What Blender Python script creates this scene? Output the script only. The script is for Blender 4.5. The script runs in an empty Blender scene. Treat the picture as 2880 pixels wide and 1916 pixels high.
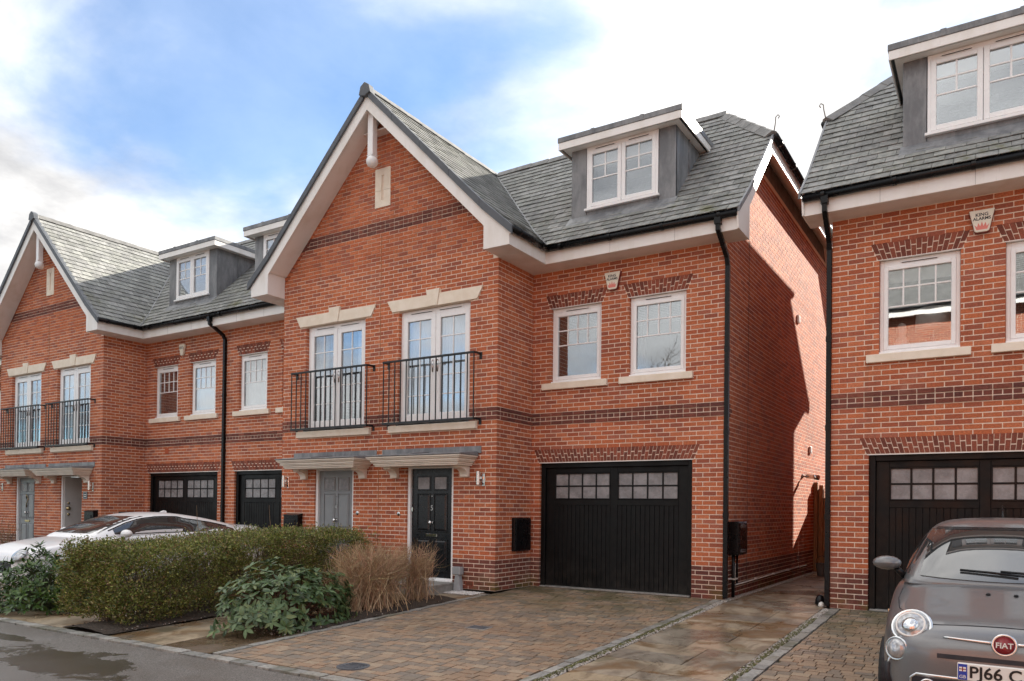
import bpy, bmesh, math, random
import numpy as np
from mathutils import Vector, Matrix
from mathutils.bvhtree import BVHTree
random.seed(7); RNG = np.random.default_rng(7)
S = bpy.context.scene
R = math.radians
# ------------------------------------------------------------------ camera
FPX, YAW, PITCH, ROLL, CYP = 2156.77, R(32.32589), R(.55783), R(.65122), 1409.361
CAM = np.array([0.0, -12.0559, 1.41196])
_f = np.array([-math.sin(YAW)*math.cos(PITCH), math.cos(YAW)*math.cos(PITCH), math.sin(PITCH)])
_r = np.array([math.cos(YAW), math.sin(YAW), 0.0]); _u = np.cross(_r, _f)
_r, _u = math.cos(ROLL)*_r+math.sin(ROLL)*_u, -math.sin(ROLL)*_r+math.cos(ROLL)*_u
cam = bpy.data.cameras.new('camera'); co = bpy.data.objects.new('camera', cam)
S.collection.objects.link(co); S.camera = co
cam.sensor_width = 36; cam.lens = FPX/2880*36; cam.shift_y = (CYP-958)/2880
cam.clip_start = .1; cam.clip_end = 4000
co.matrix_world = Matrix(((_r[0], _u[0], -_f[0], CAM[0]), (_r[1], _u[1], -_f[1], CAM[1]), (_r[2], _u[2], -_f[2], CAM[2]), (0, 0, 0, 1)))
# ------------------------------------------------------------------ sky and sun
SUNV = Vector((.62, 1.95, 1.0)).normalized()      # towards the sun: behind the houses, to the right
W = bpy.data.worlds.new('World'); S.world = W; W.use_nodes = True
nt = W.node_tree; nt.nodes.clear()
def wn(t, **k):
    n = nt.nodes.new(t)
    for a, b in k.items(): setattr(n, a, b)
    return n
def wmath(op, a, b=None, c=None):
    n = wn('ShaderNodeMath', operation=op)
    for i, v in enumerate((a, b, c)):
        if v is None: continue
        if isinstance(v, (int, float)): n.inputs[i].default_value = v
        else: nt.links.new(v, n.inputs[i])
    return n.outputs[0]
sky = wn('ShaderNodeTexSky', sky_type='NISHITA', sun_disc=False)
sky.sun_elevation = math.asin(SUNV.z); sky.sun_rotation = math.atan2(SUNV.x, SUNV.y)
sky.air_density = 1.0; sky.dust_density = .1; sky.ozone_density = 3.5
tc = wn('ShaderNodeTexCoord'); sep = wn('ShaderNodeSeparateXYZ'); nt.links.new(tc.outputs['Generated'], sep.inputs[0])
zz = wmath('ADD', wmath('ABSOLUTE', sep.outputs[2]), .32)
cmb = wn('ShaderNodeCombineXYZ')
nt.links.new(wmath('DIVIDE', sep.outputs[0], zz), cmb.inputs[0]); nt.links.new(wmath('DIVIDE', sep.outputs[1], zz), cmb.inputs[1])
def wnoise(scale, det, rough, off, dist=0.0):
    m = wn('ShaderNodeMapping'); nt.links.new(cmb.outputs[0], m.inputs[0]); m.inputs['Location'].default_value = off
    n = wn('ShaderNodeTexNoise'); n.noise_dimensions = '3D'; nt.links.new(m.outputs[0], n.inputs['Vector'])
    n.inputs['Scale'].default_value = scale; n.inputs['Detail'].default_value = det; n.inputs['Roughness'].default_value = rough; n.inputs['Distortion'].default_value = dist
    return n.outputs[0]
CLOUD_OFF = (15.7, 16.2, 9.7)
n1 = wnoise(1.15, 9, .52, CLOUD_OFF, .25)
n2 = wnoise(1.9, 7, .58, (.5, 9.2, 3.4), .3)
def wramp(v, lo, hi, a=0., b=1.):
    n = wn('ShaderNodeMapRange', interpolation_type='SMOOTHSTEP'); nt.links.new(v, n.inputs[0])
    for i, x in enumerate((lo, hi, a, b)): n.inputs[i+1].default_value = x
    return n.outputs[0]
CLO, CHI = .36, .53
mask = wramp(n1, CLO, CHI, .17, 1.0)
shade = wramp(n2, .28, .72, 0., 1.)
cr = wn('ShaderNodeMix', data_type='RGBA'); nt.links.new(shade, cr.inputs[0])
cr.inputs[6].default_value = (1.9, 1.93, 2.05, 1); cr.inputs[7].default_value = (6.55, 6.42, 6.2, 1)
sk = wn('ShaderNodeMix', data_type='RGBA', blend_type='MULTIPLY'); sk.inputs[0].default_value = 1
nt.links.new(sky.outputs[0], sk.inputs[6]); sk.inputs[7].default_value = (.43, .53, .58, 1)
cie = wn('ShaderNodeMix', data_type='RGBA', blend_type='MULTIPLY'); cie.inputs[0].default_value = 1; nt.links.new(cr.outputs[2], cie.inputs[6])
nt.links.new(wmath('MULTIPLY', wmath('ADD', wmath('MULTIPLY', wmath('ABSOLUTE', sep.outputs[2]), 2.), 1.), 1/3), cie.inputs[7])   # overcast sky: zenith three times the horizon
mx = wn('ShaderNodeMix', data_type='RGBA'); nt.links.new(mask, mx.inputs[0]); nt.links.new(sk.outputs[2], mx.inputs[6]); nt.links.new(cie.outputs[2], mx.inputs[7])
bg = wn('ShaderNodeBackground'); nt.links.new(mx.outputs[2], bg.inputs[0]); bg.inputs[1].default_value = .1
out = wn('ShaderNodeOutputWorld'); nt.links.new(bg.outputs[0], out.inputs[0])
sl = bpy.data.lights.new('sun', 'SUN'); sl.energy = 2.9; sl.angle = R(.6); sl.color = (1, .93, .82)
so = bpy.data.objects.new('sun', sl); S.collection.objects.link(so); so.location = (6, 20, 14)
so.rotation_euler = (-SUNV).to_track_quat('-Z', 'Y').to_euler()
S.view_settings.view_transform = 'Standard'; S.view_settings.look = 'None'; S.view_settings.gamma = 1
S.view_settings.use_curve_mapping = False; S.view_settings.exposure = 2.2
S.render.engine = 'CYCLES'; S.cycles.use_denoising = True; S.cycles.max_bounces = 8; S.cycles.diffuse_bounces = 4; S.cycles.glossy_bounces = 4
S.cycles.transparent_max_bounces = 12; S.cycles.caustics_reflective = False; S.cycles.caustics_refractive = False
# ------------------------------------------------------------------ materials
class NT:
    def __init__(s, name):
        s.m = bpy.data.materials.new(name); s.m.use_nodes = True; s.t = s.m.node_tree
        s.b = s.t.nodes['Principled BSDF']; s.o = s.t.nodes['Material Output']; s._pos = None
    def n(s, t, **k):
        x = s.t.nodes.new(t)
        for a, b in k.items(): setattr(x, a, b)
        return x
    def L(s, a, b): s.t.links.new(a, b)
    def pos(s):
        if s._pos is None: s._pos = s.n('ShaderNodeNewGeometry').outputs['Position']
        return s._pos
    def noise(s, scale, det=3, rough=.55, stretch=None, dist=0., src=None):
        x = s.n('ShaderNodeTexNoise'); v = src or s.pos()
        if stretch is not None:
            m = s.n('ShaderNodeMapping'); s.L(v, m.inputs[0]); m.inputs['Scale'].default_value = stretch; v = m.outputs[0]
        s.L(v, x.inputs['Vector'])
        for k, q in (('Scale', scale), ('Detail', det), ('Roughness', rough), ('Distortion', dist)): x.inputs[k].default_value = q
        return x.outputs[0]
    def mr(s, v, lo, hi, a=0., b=1.):
        x = s.n('ShaderNodeMapRange', interpolation_type='SMOOTHSTEP'); s.L(v, x.inputs[0])
        for i, q in enumerate((lo, hi, a, b)): x.inputs[i+1].default_value = q
        return x.outputs[0]
    def mix(s, f, a, b, mode='MIX'):
        x = s.n('ShaderNodeMix', data_type='RGBA', blend_type=mode)
        for i, q in ((0, f), (6, a), (7, b)):
            if isinstance(q, (int, float)): x.inputs[i].default_value = q
            elif isinstance(q, tuple): x.inputs[i].default_value = (*q, 1) if len(q) == 3 else q
            else: s.L(q, x.inputs[i])
        return x.outputs[2]
    def math(s, op, a, b=None):
        x = s.n('ShaderNodeMath', operation=op)
        for i, q in enumerate((a, b)):
            if q is None: continue
            if isinstance(q, (int, float)): x.inputs[i].default_value = q
            else: s.L(q, x.inputs[i])
        return x.outputs[0]
    def attr(s, name='col'):
        x = s.n('ShaderNodeAttribute'); x.attribute_name = name; return x.outputs['Color']
    def bump(s, h, st=.3, d=.01):
        x = s.n('ShaderNodeBump'); x.inputs['Strength'].default_value = st; x.inputs['Distance'].default_value = d
        s.L(h, x.inputs['Height']); s.L(x.outputs[0], s.b.inputs['Normal'])
    def set(s, col=None, rough=None, metal=None, spec=None, coat=None):
        for k, q in (('Base Color', col), ('Roughness', rough), ('Metallic', metal), ('Specular IOR Level', spec), ('Coat Weight', coat)):
            if q is None: continue
            if isinstance(q, tuple): s.b.inputs[k].default_value = (*q, 1)
            elif isinstance(q, (int, float)): s.b.inputs[k].default_value = q
            else: s.L(q, s.b.inputs[k])
        return s
M = {}
def simple(name, col, rough=.5, metal=0., var=.12, nscale=6., bump=0., spec=.5, coat=0., bscale=120.):
    t = NT(name); nz = t.noise(nscale, 4)
    a = tuple(c*(1-var) for c in col); b = tuple(min(1, c*(1+var)) for c in col)
    t.set(t.mix(t.mr(nz, .3, .7), a, b), t.mr(t.noise(nscale*2.3, 3), .3, .7, max(.02, rough*.8), min(1, rough*1.2)), metal, spec, coat)
    if bump: t.bump(t.noise(bscale, 3), bump, .004)
    M[name] = t.m; return t
t = NT('brick'); c = t.attr()
c = t.mix(t.mr(t.noise(38, 4, .6, (1, 1, 2.2)), .32, .68), t.mix(1., c, (.72, .70, .70), 'MULTIPLY'), t.mix(1., c, (1.18, 1.14, 1.12), 'MULTIPLY'))
c = t.mix(1., c, t.mix(t.mr(t.noise(.45, 5, .6), .3, .7), (.86, .84, .83), (1.10, 1.10, 1.08)), 'MULTIPLY')      # firing drift between batches
c = t.mix(t.mr(t.noise(1.3, 5, .6), .58, .76, 0, .26), c, (.55, .38, .29))          # lime bloom
c = t.mix(t.mr(t.noise(2.2, 5, .65, (1.6, 1.6, .22)), .56, .74, 0, .42), c, (.20, .085, .05))   # rain streaks
c = t.mix(t.math('MULTIPLY', t.mr(t.noise(90, 2), .62, .75), .35), c, (.52, .30, .2))
sz = t.n('ShaderNodeSeparateXYZ'); t.L(t.pos(), sz.inputs[0])
mo = t.math('MULTIPLY', t.mr(sz.outputs[2], .34, .02), t.mr(t.noise(3.1, 4), .42, .62, 0, .65))
c = t.mix(mo, c, (.13, .115, .03)); t.set(c, .88, spec=.25); t.bump(t.noise(70, 5, .65, (1, 1, 1.7)), .55, .006); M['brick'] = t.m
t = NT('mortar'); c = t.mix(t.mr(t.noise(25, 4), .3, .7), (.74, .60, .48), (.86, .73, .61))
c = t.mix(t.mr(t.noise(.9, 4), .5, .75, 0, .3), c, (.66, .53, .42))
t.set(c, .95, spec=.2); t.bump(t.noise(180, 3), .4, .003); M['mortar'] = t.m
t = NT('slate'); c = t.attr()
c = t.mix(t.mr(t.noise(9, 5, .65), .35, .7), t.mix(1., c, (.74, .76, .76), 'MULTIPLY'), t.mix(1., c, (1.2, 1.2, 1.18), 'MULTIPLY'))
sz = t.n('ShaderNodeSeparateXYZ'); t.L(t.pos(), sz.inputs[0])
ms = t.math('MULTIPLY', t.mr(sz.outputs[2], 7.3, 6.0), t.mr(t.noise(1.7, 6, .7, (1, 1, .5)), .54, .70))
c = t.mix(t.math('MULTIPLY', ms, .75), c, (.11, .108, .035))
c = t.mix(t.mr(t.noise(1.1, 5, .7), .56, .72, 0, .25), c, (.17, .165, .11)); c = t.mix(t.mr(t.noise(5, 5, .7), .62, .75, 0, .22), c, (.40, .40, .395))
t.set(c, t.mr(t.noise(14, 3), .3, .7, .6, .85), spec=.25); t.bump(t.noise(45, 4, .6), .35, .004); M['slate'] = t.m
def stone(name, a, b, rough=.8):
    t = NT(name); t.set(t.mix(t.mr(t.noise(5, 5, .6), .3, .7), a, b), rough, spec=.3); t.bump(t.noise(150, 3), .2, .002); M[name] = t.m
stone('cast_stone', (.78, .68, .55), (.87, .78, .66)); stone('granite', (.20, .19, .175), (.34, .325, .30), .7)
t = simple('white_upvc', (.885, .88, .875), .32, var=.02, nscale=3)
t = NT('white_board'); c = t.mix(t.mr(t.noise(3, 5, .6, (1, 1, .3)), .42, .8), (.86, .84, .81), (.74, .70, .64)); c = t.mix(t.mr(t.noise(26, 4, .7, (1, 1, .12)), .60, .78, 0, .4), c, (.55, .51, .45)); t.set(c, .42); M['white_board'] = t.m
simple('canopy_paint', (.80, .735, .64), .45, var=.06, nscale=4)
t = NT('lead'); c = t.mix(t.mr(t.noise(3.5, 6, .7, (1, 1, .35)), .35, .68), (.13, .135, .145), (.26, .265, .27)); c = t.mix(t.mr(t.noise(11, 4, .7, (2, 2, .3)), .62, .75, 0, .6), c, (.42, .42, .42))
t.set(c, .48, .0, .5); t.bump(t.noise(14, 4), .25, .01); M['lead'] = t.m
simple('ridge_clay', (.17, .166, .158), .6, var=.22, nscale=5, bump=.2)
simple('dark_trim', (.085, .093, .105), .5, var=.1)
simple('black_plastic', (.006, .006, .007), .3, var=.2, spec=.25); t = NT('black_paint'); sz = t.n('ShaderNodeSeparateXYZ'); t.L(t.pos(), sz.inputs[0]); du = t.math('MULTIPLY', t.mr(sz.outputs[2], .75, .05), t.mr(t.noise(7, 5, .65), .35, .75)); c = t.mix(t.mr(t.noise(9, 4), .3, .7), (.0035, .0035, .004), (.0075, .0073, .0072)); c = t.mix(t.math('MULTIPLY', du, .55), c, (.035, .031, .026)); c = t.mix(t.mr(t.noise(16, 5, .7, (1, 1, .15)), .66, .8, 0, .5), c, (.02, .019, .018))
t.set(c, t.mr(t.noise(3.2, 4, .6), .3, .7, .28, .55), spec=.22); t.bump(t.noise(200, 3), .15, .003); M['black_paint'] = t.m
simple('black_iron', (.010, .0105, .011), .42, var=.2)
simple('grey_paint', (.235, .25, .26), .36, var=.05, bump=.1, bscale=300); simple('pale_paint', (.42, .41, .40), .4, var=.04)
simple('black_door', (.010, .011, .013), .3, var=.2, bump=.1, bscale=300)
simple('chrome', (.62, .62, .62), .14, 1., var=.05); simple('brass', (.45, .36, .2), .22, 1., var=.1)
simple('garage_glass', (.24, .23, .235), .28, var=.22, nscale=5, bump=.5, bscale=160)
simple('dark_interior', (.045, .042, .04), .9); simple('room_wall', (.20, .19, .18), .9, var=.05)
simple('curtain', (.86, .86, .86), .9, var=.05); simple('blind', (.70, .68, .66), .8, var=.03); simple('dark_curtain', (.13, .11, .10), .9)
t = NT('pane'); t.t.nodes.remove(t.b); g = t.n('ShaderNodeBsdfGlossy'); g.inputs['Roughness'].default_value = .012; g.inputs['Color'].default_value = (.93, .96, 1, 1)
tr = t.n('ShaderNodeBsdfTransparent'); tr.inputs[0].default_value = (.86, .89, .9, 1); lw = t.n('ShaderNodeLayerWeight'); lw.inputs[0].default_value = .5
fac = t.math('ADD', t.math('MULTIPLY', t.math('POWER', lw.outputs['Facing'], 2.), .55), .23)
bm_ = t.n('ShaderNodeBump'); bm_.inputs['Strength'].default_value = .03; bm_.inputs['Distance'].default_value = .02; t.L(t.noise(1.6, 2), bm_.inputs['Height']); t.L(bm_.outputs[0], g.inputs['Normal'])
ms_ = t.n('ShaderNodeMixShader'); t.L(fac, ms_.inputs[0]); t.L(tr.outputs[0], ms_.inputs[1]); t.L(g.outputs[0], ms_.inputs[2]); t.L(ms_.outputs[0], t.o.inputs[0]); M['pane'] = t.m
# ground materials
t = NT('paver'); c = t.attr(); c = t.mix(t.mr(t.noise(60, 4, .6), .3, .7), t.mix(1., c, (.86, .86, .86), 'MULTIPLY'), t.mix(1., c, (1.12, 1.1, 1.1), 'MULTIPLY'))
sz = t.n('ShaderNodeSeparateXYZ'); t.L(t.pos(), sz.inputs[0])
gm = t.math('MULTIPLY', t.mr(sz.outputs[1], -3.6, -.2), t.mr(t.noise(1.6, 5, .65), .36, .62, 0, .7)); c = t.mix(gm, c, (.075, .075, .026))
c = t.mix(t.mr(t.noise(.8, 4, .6, None, .6), .58, .72, 0, .35), c, (.14, .10, .07))
wet = t.noise(.65, 4, .6)
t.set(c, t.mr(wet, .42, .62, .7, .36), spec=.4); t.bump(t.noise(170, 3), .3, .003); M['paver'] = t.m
t = NT('flagstone'); c = t.attr(); c = t.mix(t.mr(t.noise(2.2, 6, .68, (1, .55, 1), .8), .38, .62), t.mix(1., c, (.55, .50, .46), 'MULTIPLY'), t.mix(1., c, (1.15, 1.12, 1.08), 'MULTIPLY'))
c = t.mix(t.mr(t.noise(1.3, 5, .6, None, 1.2), .50, .62, 0, .75), c, (.16, .085, .03)); c = t.mix(t.mr(t.noise(1.9, 5, .6), .58, .7, 0, .5), c, (.09, .085, .035))
t.set(c, t.mr(t.noise(.9, 4), .38, .62, .55, .2), spec=.5); t.bump(t.noise(22, 5, .6), .35, .006); M['flagstone'] = t.m
t = NT('asphalt'); sp = t.n('ShaderNodeSeparateXYZ'); t.L(t.pos(), sp.inputs[0])
def pool(cx, cy, rx, ry):                           # a shallow puddle with a ragged edge
    a = t.math('POWER', t.math('DIVIDE', t.math('SUBTRACT', sp.outputs[0], cx), rx), 2.); b = t.math('POWER', t.math('DIVIDE', t.math('SUBTRACT', sp.outputs[1], cy), ry), 2.)
    return t.math('SUBTRACT', 1., t.math('SQRT', t.math('ADD', a, b)))
rg = t.math('MULTIPLY', t.math('SUBTRACT', t.noise(1.7, 6, .62, None, .4), .5), 2.6)
q = t.math('MAXIMUM', t.math('MAXIMUM', pool(-8.2, -7.72, 1.45, .50), pool(-6.3, -7.9, .7, .16)), t.math('MAXIMUM', pool(-10.4, -7.35, .7, .12), pool(-5.2, -8.6, 1.2, .3)))
pud = t.mr(t.math('ADD', q, rg), -.02, .22); damp = t.mr(t.noise(.8, 5, .6), .40, .62)
ag = t.noise(75, 3, .7); c = t.mix(t.mr(ag, .36, .66), (.065, .057, .05), (.26, .235, .21)); c = t.mix(t.math('MULTIPLY', damp, .5), c, (.10, .08, .062)); c = t.mix(t.mr(t.noise(150, 2), .66, .74, 0, .8), c, (.46, .44, .42))
c = t.mix(t.math('MULTIPLY', pud, .74), c, (.055, .044, .030)); t.set(c, t.math('SUBTRACT', .50, t.math('ADD', t.math('MULTIPLY', pud, .30), t.math('MULTIPLY', damp, .08))), spec=.5)
t.bump(t.math('MULTIPLY', ag, t.math('SUBTRACT', 1., t.math('MULTIPLY', pud, .8))), .9, .012); M['asphalt'] = t.m
t = NT('soil'); c = t.mix(t.mr(t.noise(45, 5, .7), .3, .7), (.028, .020, .014), (.085, .06, .04)); t.set(c, .85); t.bump(t.noise(60, 5, .7), 1., .03); M['soil'] = t.m
t = NT('mud'); c = t.mix(t.mr(t.noise(6, 5, .7), .3, .7), (.10, .065, .038), (.17, .12, .075)); t.set(c, t.mr(t.noise(1.5, 3), .4, .55, .5, .12)); t.bump(t.noise(50, 4), .5, .01); M['mud'] = t.m
t = NT('gravel_bed'); c = t.mix(t.mr(t.noise(2.6, 5, .6), .42, .58), (.10, .092, .075), (.05, .055, .012)); t.set(c, .9); t.bump(t.noise(60, 4), .8, .02); M['gravel_bed'] = t.m
t = NT('pebble'); t.set(t.attr(), .7); M['pebble'] = t.m
simple('ground', (.10, .09, .075), .9, var=.3, nscale=.4)
t = NT('joint_sand'); t.set(t.mix(t.mr(t.noise(3, 5, .6), .4, .62), (.034, .026, .018), (.04, .042, .012)), .95); M['joint_sand'] = t.m
t = NT('timber'); c = t.mix(t.mr(t.noise(9, 5, .6, (6, 6, .4)), .35, .65), (.20, .085, .03), (.36, .17, .07)); t.set(c, .7); t.bump(t.noise(30, 4, .6, (6, 6, .4)), .3, .004); M['timber'] = t.m
# plants
def leafmat(name, a, b, rough=.4, trans=.25, spec=.5):
    t = NT(name); c = t.mix(1., t.attr(), t.mix(t.mr(t.noise(3, 3), .3, .7), a, b), 'MULTIPLY'); t.set(c, rough, spec=spec)
    tl = t.n('ShaderNodeBsdfTranslucent'); t.L(c, tl.inputs[0]); m = t.n('ShaderNodeMixShader'); m.inputs[0].default_value = trans
    t.L(t.b.outputs[0], m.inputs[1]); t.L(tl.outputs[0], m.inputs[2]); t.L(m.outputs[0], t.o.inputs[0]); M[name] = t.m
leafmat('leaf', (.85, .85, .85), (1.1, 1.1, 1.1), .33, .25, .6); leafmat('glossy_leaf', (.9, .9, .9), (1.1, 1.1, 1.1), .3, .15)
simple('bark', (.11, .075, .045), .85, var=.3, nscale=20); t = NT('twig'); t.set(t.attr(), .7); M['twig'] = t.m
# vehicles
def paint(name, col, flake):
    t = NT(name); t.set(t.mix(t.mr(t.noise(900, 1), .4, .6, 0, flake), col, tuple(min(1, q*2.2) for q in col)), .28, .0 if flake == 0 else .25, .5, .55); t.b.inputs['Coat Roughness'].default_value = .03; M[name] = t.m
paint('grey_metallic', (.125, .126, .128), .3); paint('white_paint', (.84, .84, .84), 0.)
t = NT('car_glass'); t.t.nodes.remove(t.b); g = t.n('ShaderNodeBsdfGlossy'); g.inputs['Roughness'].default_value = .01; d = t.n('ShaderNodeBsdfDiffuse'); d.inputs[0].default_value = (.035, .037, .038, 1)
lw = t.n('ShaderNodeLayerWeight'); lw.inputs[0].default_value = .5; fac = t.math('ADD', t.math('MULTIPLY', t.math('POWER', lw.outputs['Facing'], 2.2), .6), .10)
ms_ = t.n('ShaderNodeMixShader'); t.L(fac, ms_.inputs[0]); t.L(d.outputs[0], ms_.inputs[1]); t.L(g.outputs[0], ms_.inputs[2]); t.L(ms_.outputs[0], t.o.inputs[0]); M['car_glass'] = t.m
simple('tyre', (.012, .012, .012), .8); simple('plate_white', (.75, .74, .70), .4, var=.02); simple('plate_black', (.006, .006, .006), .5, var=0)
simple('plate_blue', (.02, .05, .35), .4, var=.02); simple('badge_red', (.22, .012, .018), .25, var=.05); simple('lamp_lens', (.42, .43, .44), .08, .5, var=.3, nscale=30)
simple('indicator', (.62, .36, .20), .25, var=.1); simple('plastic_grey', (.33, .34, .35), .5); simple('alarm_cream', (.78, .72, .60), .4, var=.02); simple('alarm_red', (.20, .02, .02), .4)
simple('print_red', (.72, .22, .18), .6, var=.02); simple('print_dark', (.015, .015, .02), .6, var=0); simple('slate_plaque', (.06, .085, .10), .5); simple('terracotta', (.42, .09, .035), .8)
simple('white_pipe', (.68, .66, .62), .4); simple('lamp_fabric', (.86, .82, .75), .9); simple('bucket_grey', (.10, .10, .10), .6)
# ------------------------------------------------------------------ mesh helpers
COL = S.collection; WL = {}
def wloc(o): return WL.get(o.name, Vector((0, 0, 0))) if o else Vector((0, 0, 0))
def tag(o, label=None, cat=None, group=None, kind=None):
    for k, v in (('label', label), ('category', cat), ('group', group), ('kind', kind)):
        if v: o[k] = v
    return o
def empty(name, loc, label=None, cat=None, group=None, kind=None):
    o = bpy.data.objects.new(name, None); o.empty_display_size = .2; COL.objects.link(o); o.location = loc; WL[o.name] = Vector(loc)
    return tag(o, label, cat, group, kind)
def link(name, me, mat, parent, center):
    o = bpy.data.objects.new(name, me); COL.objects.link(o); WL[o.name] = Vector(center)
    if parent: o.parent = parent
    o.location = Vector(center)-wloc(parent)
    if mat: me.materials.append(M[mat]) if not me.materials else None
    return o
HX = ((0, 3, 2, 1), (4, 5, 6, 7), (0, 1, 5, 4), (1, 2, 6, 5), (2, 3, 7, 6), (3, 0, 4, 7))
class MB:
    def __init__(s): s.v = []; s.f = []
    def add(s, vs, fs):
        k = len(s.v); s.v += [tuple(map(float, p)) for p in vs]; s.f += [tuple(i+k for i in q) for q in fs]; return s
    def hexa(s, p): return s.add(p, HX)
    def box(s, x0, x1, y0, y1, z0, z1):
        return s.hexa([(x0, y0, z0), (x1, y0, z0), (x1, y1, z0), (x0, y1, z0), (x0, y0, z1), (x1, y0, z1), (x1, y1, z1), (x0, y1, z1)])
    def prism(s, poly, ax, a, b):
        n = len(poly)
        def P(p, t): return {'x': (t, p[0], p[1]), 'y': (p[0], t, p[1]), 'z': (p[0], p[1], t)}[ax]
        return s.add([P(p, a) for p in poly]+[P(p, b) for p in poly], [tuple(range(n-1, -1, -1)), tuple(range(n, 2*n))]+[(i, (i+1) % n, n+(i+1) % n, n+i) for i in range(n)])
    def tube(s, pts, r, n=8, sq=False, close=True):
        pts = [Vector(p) for p in pts]; rings = []; k0 = len(s.v); up = None
        rr = r if isinstance(r, (list, tuple)) else [r]*len(pts)
        for i, p in enumerate(pts):
            d = (pts[min(i+1, len(pts)-1)]-pts[max(i-1, 0)]).normalized()
            if up is None:
                up = Vector((0, 0, 1)) if abs(d.z) < .9 else Vector((0, 1, 0))
            sd = d.cross(up)
            if sd.length < 1e-4: sd = d.cross(Vector((1, 0, 0)))
            sd.normalize(); up = sd.cross(d).normalized()
            for j in range(n):
                a = 2*math.pi*(j+(.5 if sq else 0))/n; s.v.append(tuple(p+(sd*math.cos(a)+up*math.sin(a))*rr[i]*(1.414 if sq else 1)))
        for i in range(len(pts)-1):
            for j in range(n):
                a = k0+i*n+j; b = k0+i*n+(j+1) % n; s.f.append((a, b, b+n, a+n))
        if close:
            s.f.append(tuple(k0+j for j in range(n-1, -1, -1))); s.f.append(tuple(k0+(len(pts)-1)*n+j for j in range(n)))
        return s
    def lathe(s, prof, o, ax=(0, 0, 1), n=16):
        o = Vector(o); ax = Vector(ax).normalized(); t = Vector((1, 0, 0)) if abs(ax.x) < .9 else Vector((0, 1, 0))
        a = ax.cross(t).normalized(); b = ax.cross(a); k = len(s.v)
        for r, h in prof:
            for j in range(n):
                w = 2*math.pi*j/n; s.v.append(tuple(o+ax*h+(a*math.cos(w)+b*math.sin(w))*r))
        for i in range(len(prof)-1):
            for j in range(n):
                p = k+i*n+j; q = k+i*n+(j+1) % n; s.f.append((p, q, q+n, p+n))
        s.f.append(tuple(k+j for j in range(n-1, -1, -1))); s.f.append(tuple(k+(len(prof)-1)*n+j for j in range(n)))
        return s
    def grid(s, rows):
        k = len(s.v); n = len(rows[0])
        for r in rows: s.v += [tuple(p) for p in r]
        for i in range(len(rows)-1):
            for j in range(n-1): a = k+i*n+j; s.f.append((a, a+1, a+n+1, a+n))
        return s
    def mirx(s, c):
        k = len(s.v); s.v += [(2*c-x, y, z) for x, y, z in s.v[:k]]; s.f += [tuple(i+k for i in reversed(q)) for q in s.f[:]]; return s
    def build(s, name, mat, parent=None, smooth=False, bevel=0, origin=None, recalc=True, sub=0, kind=None):
        v = np.array(s.v); c = (v.min(0)+v.max(0))/2 if origin is None else np.array(origin)
        me = bpy.data.meshes.new(name); me.from_pydata((v-c).tolist(), [], s.f)
        if recalc:
            b = bmesh.new(); b.from_mesh(me); bmesh.ops.recalc_face_normals(b, faces=b.faces); b.to_mesh(me); b.free()
        if smooth:
            me.polygons.foreach_set('use_smooth', [True]*len(me.polygons))
            if smooth == 2 and hasattr(me, 'set_sharp_from_angle'): me.set_sharp_from_angle(angle=R(38))
        me.update(); o = link(name, me, mat, parent, c)
        if bevel:
            m = o.modifiers.new('bevel', 'BEVEL'); m.width = bevel; m.segments = 2 if bevel > .008 else 1; m.limit_method = 'ANGLE'
        if sub:
            m = o.modifiers.new('sub', 'SUBSURF'); m.levels = m.render_levels = sub
        if kind: o['kind'] = kind
        return o
def B(*a): return MB().box(*a)
def sbox(c, sd, u0, u1, *r):                       # box in house coordinates, mirrored by sd
    a, b = c+sd*u0, c+sd*u1; return MB().box(min(a, b), max(a, b), *r)
def project(p):
    v = np.asarray(p)-CAM; z = v@_f
    return 1440+FPX*(v@_r)/z, CYP-FPX*(v@_u)/z, z
def joined(name, hexes, cols, mat, parent, origin, kind='stuff'):   # many hexahedra, one colour each, ONE mesh
    H = np.asarray(hexes, dtype=np.float32).reshape(-1, 8, 3)-np.asarray(origin, dtype=np.float32); n = len(H)
    F = (np.arange(n)[:, None, None]*8+np.array(HX)[None]).reshape(-1, 4)
    me = bpy.data.meshes.new(name); me.vertices.add(n*8); me.vertices.foreach_set('co', H.ravel())
    me.loops.add(len(F)*4); me.loops.foreach_set('vertex_index', F.ravel().astype(np.int32))
    me.polygons.add(len(F)); me.polygons.foreach_set('loop_start', np.arange(0, len(F)*4, 4, dtype=np.int32)); me.polygons.foreach_set('loop_total', np.full(len(F), 4, dtype=np.int32))
    me.polygons.foreach_set('use_smooth', np.zeros(len(F), bool)); me.update(); me.validate()
    ca = me.attributes.new('col', 'FLOAT_COLOR', 'POINT'); C4 = np.ones((n, 8, 4), np.float32); C4[:, :, :3] = np.asarray(cols, np.float32)[:, None, :]
    ca.data.foreach_set('color', C4.ravel()); o = link(name, me, mat, parent, origin); o['kind'] = kind; return o
_unit = {}
def unit_box(key, col, mat):                       # shared unit cube carrying one colour
    k = (mat, key)
    if k not in _unit:
        h = .5; v = [(-h, -h, -h), (h, -h, -h), (h, h, -h), (-h, h, -h), (-h, -h, h), (h, -h, h), (h, h, h), (-h, h, h)]
        me = bpy.data.meshes.new(mat+'_piece'); me.from_pydata(v, [], HX); me.materials.append(M[mat])
        ca = me.attributes.new('col', 'FLOAT_COLOR', 'POINT')
        for i in range(8): ca.data[i].color = (*col, 1)
        _unit[k] = me
    return _unit[k]
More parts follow.
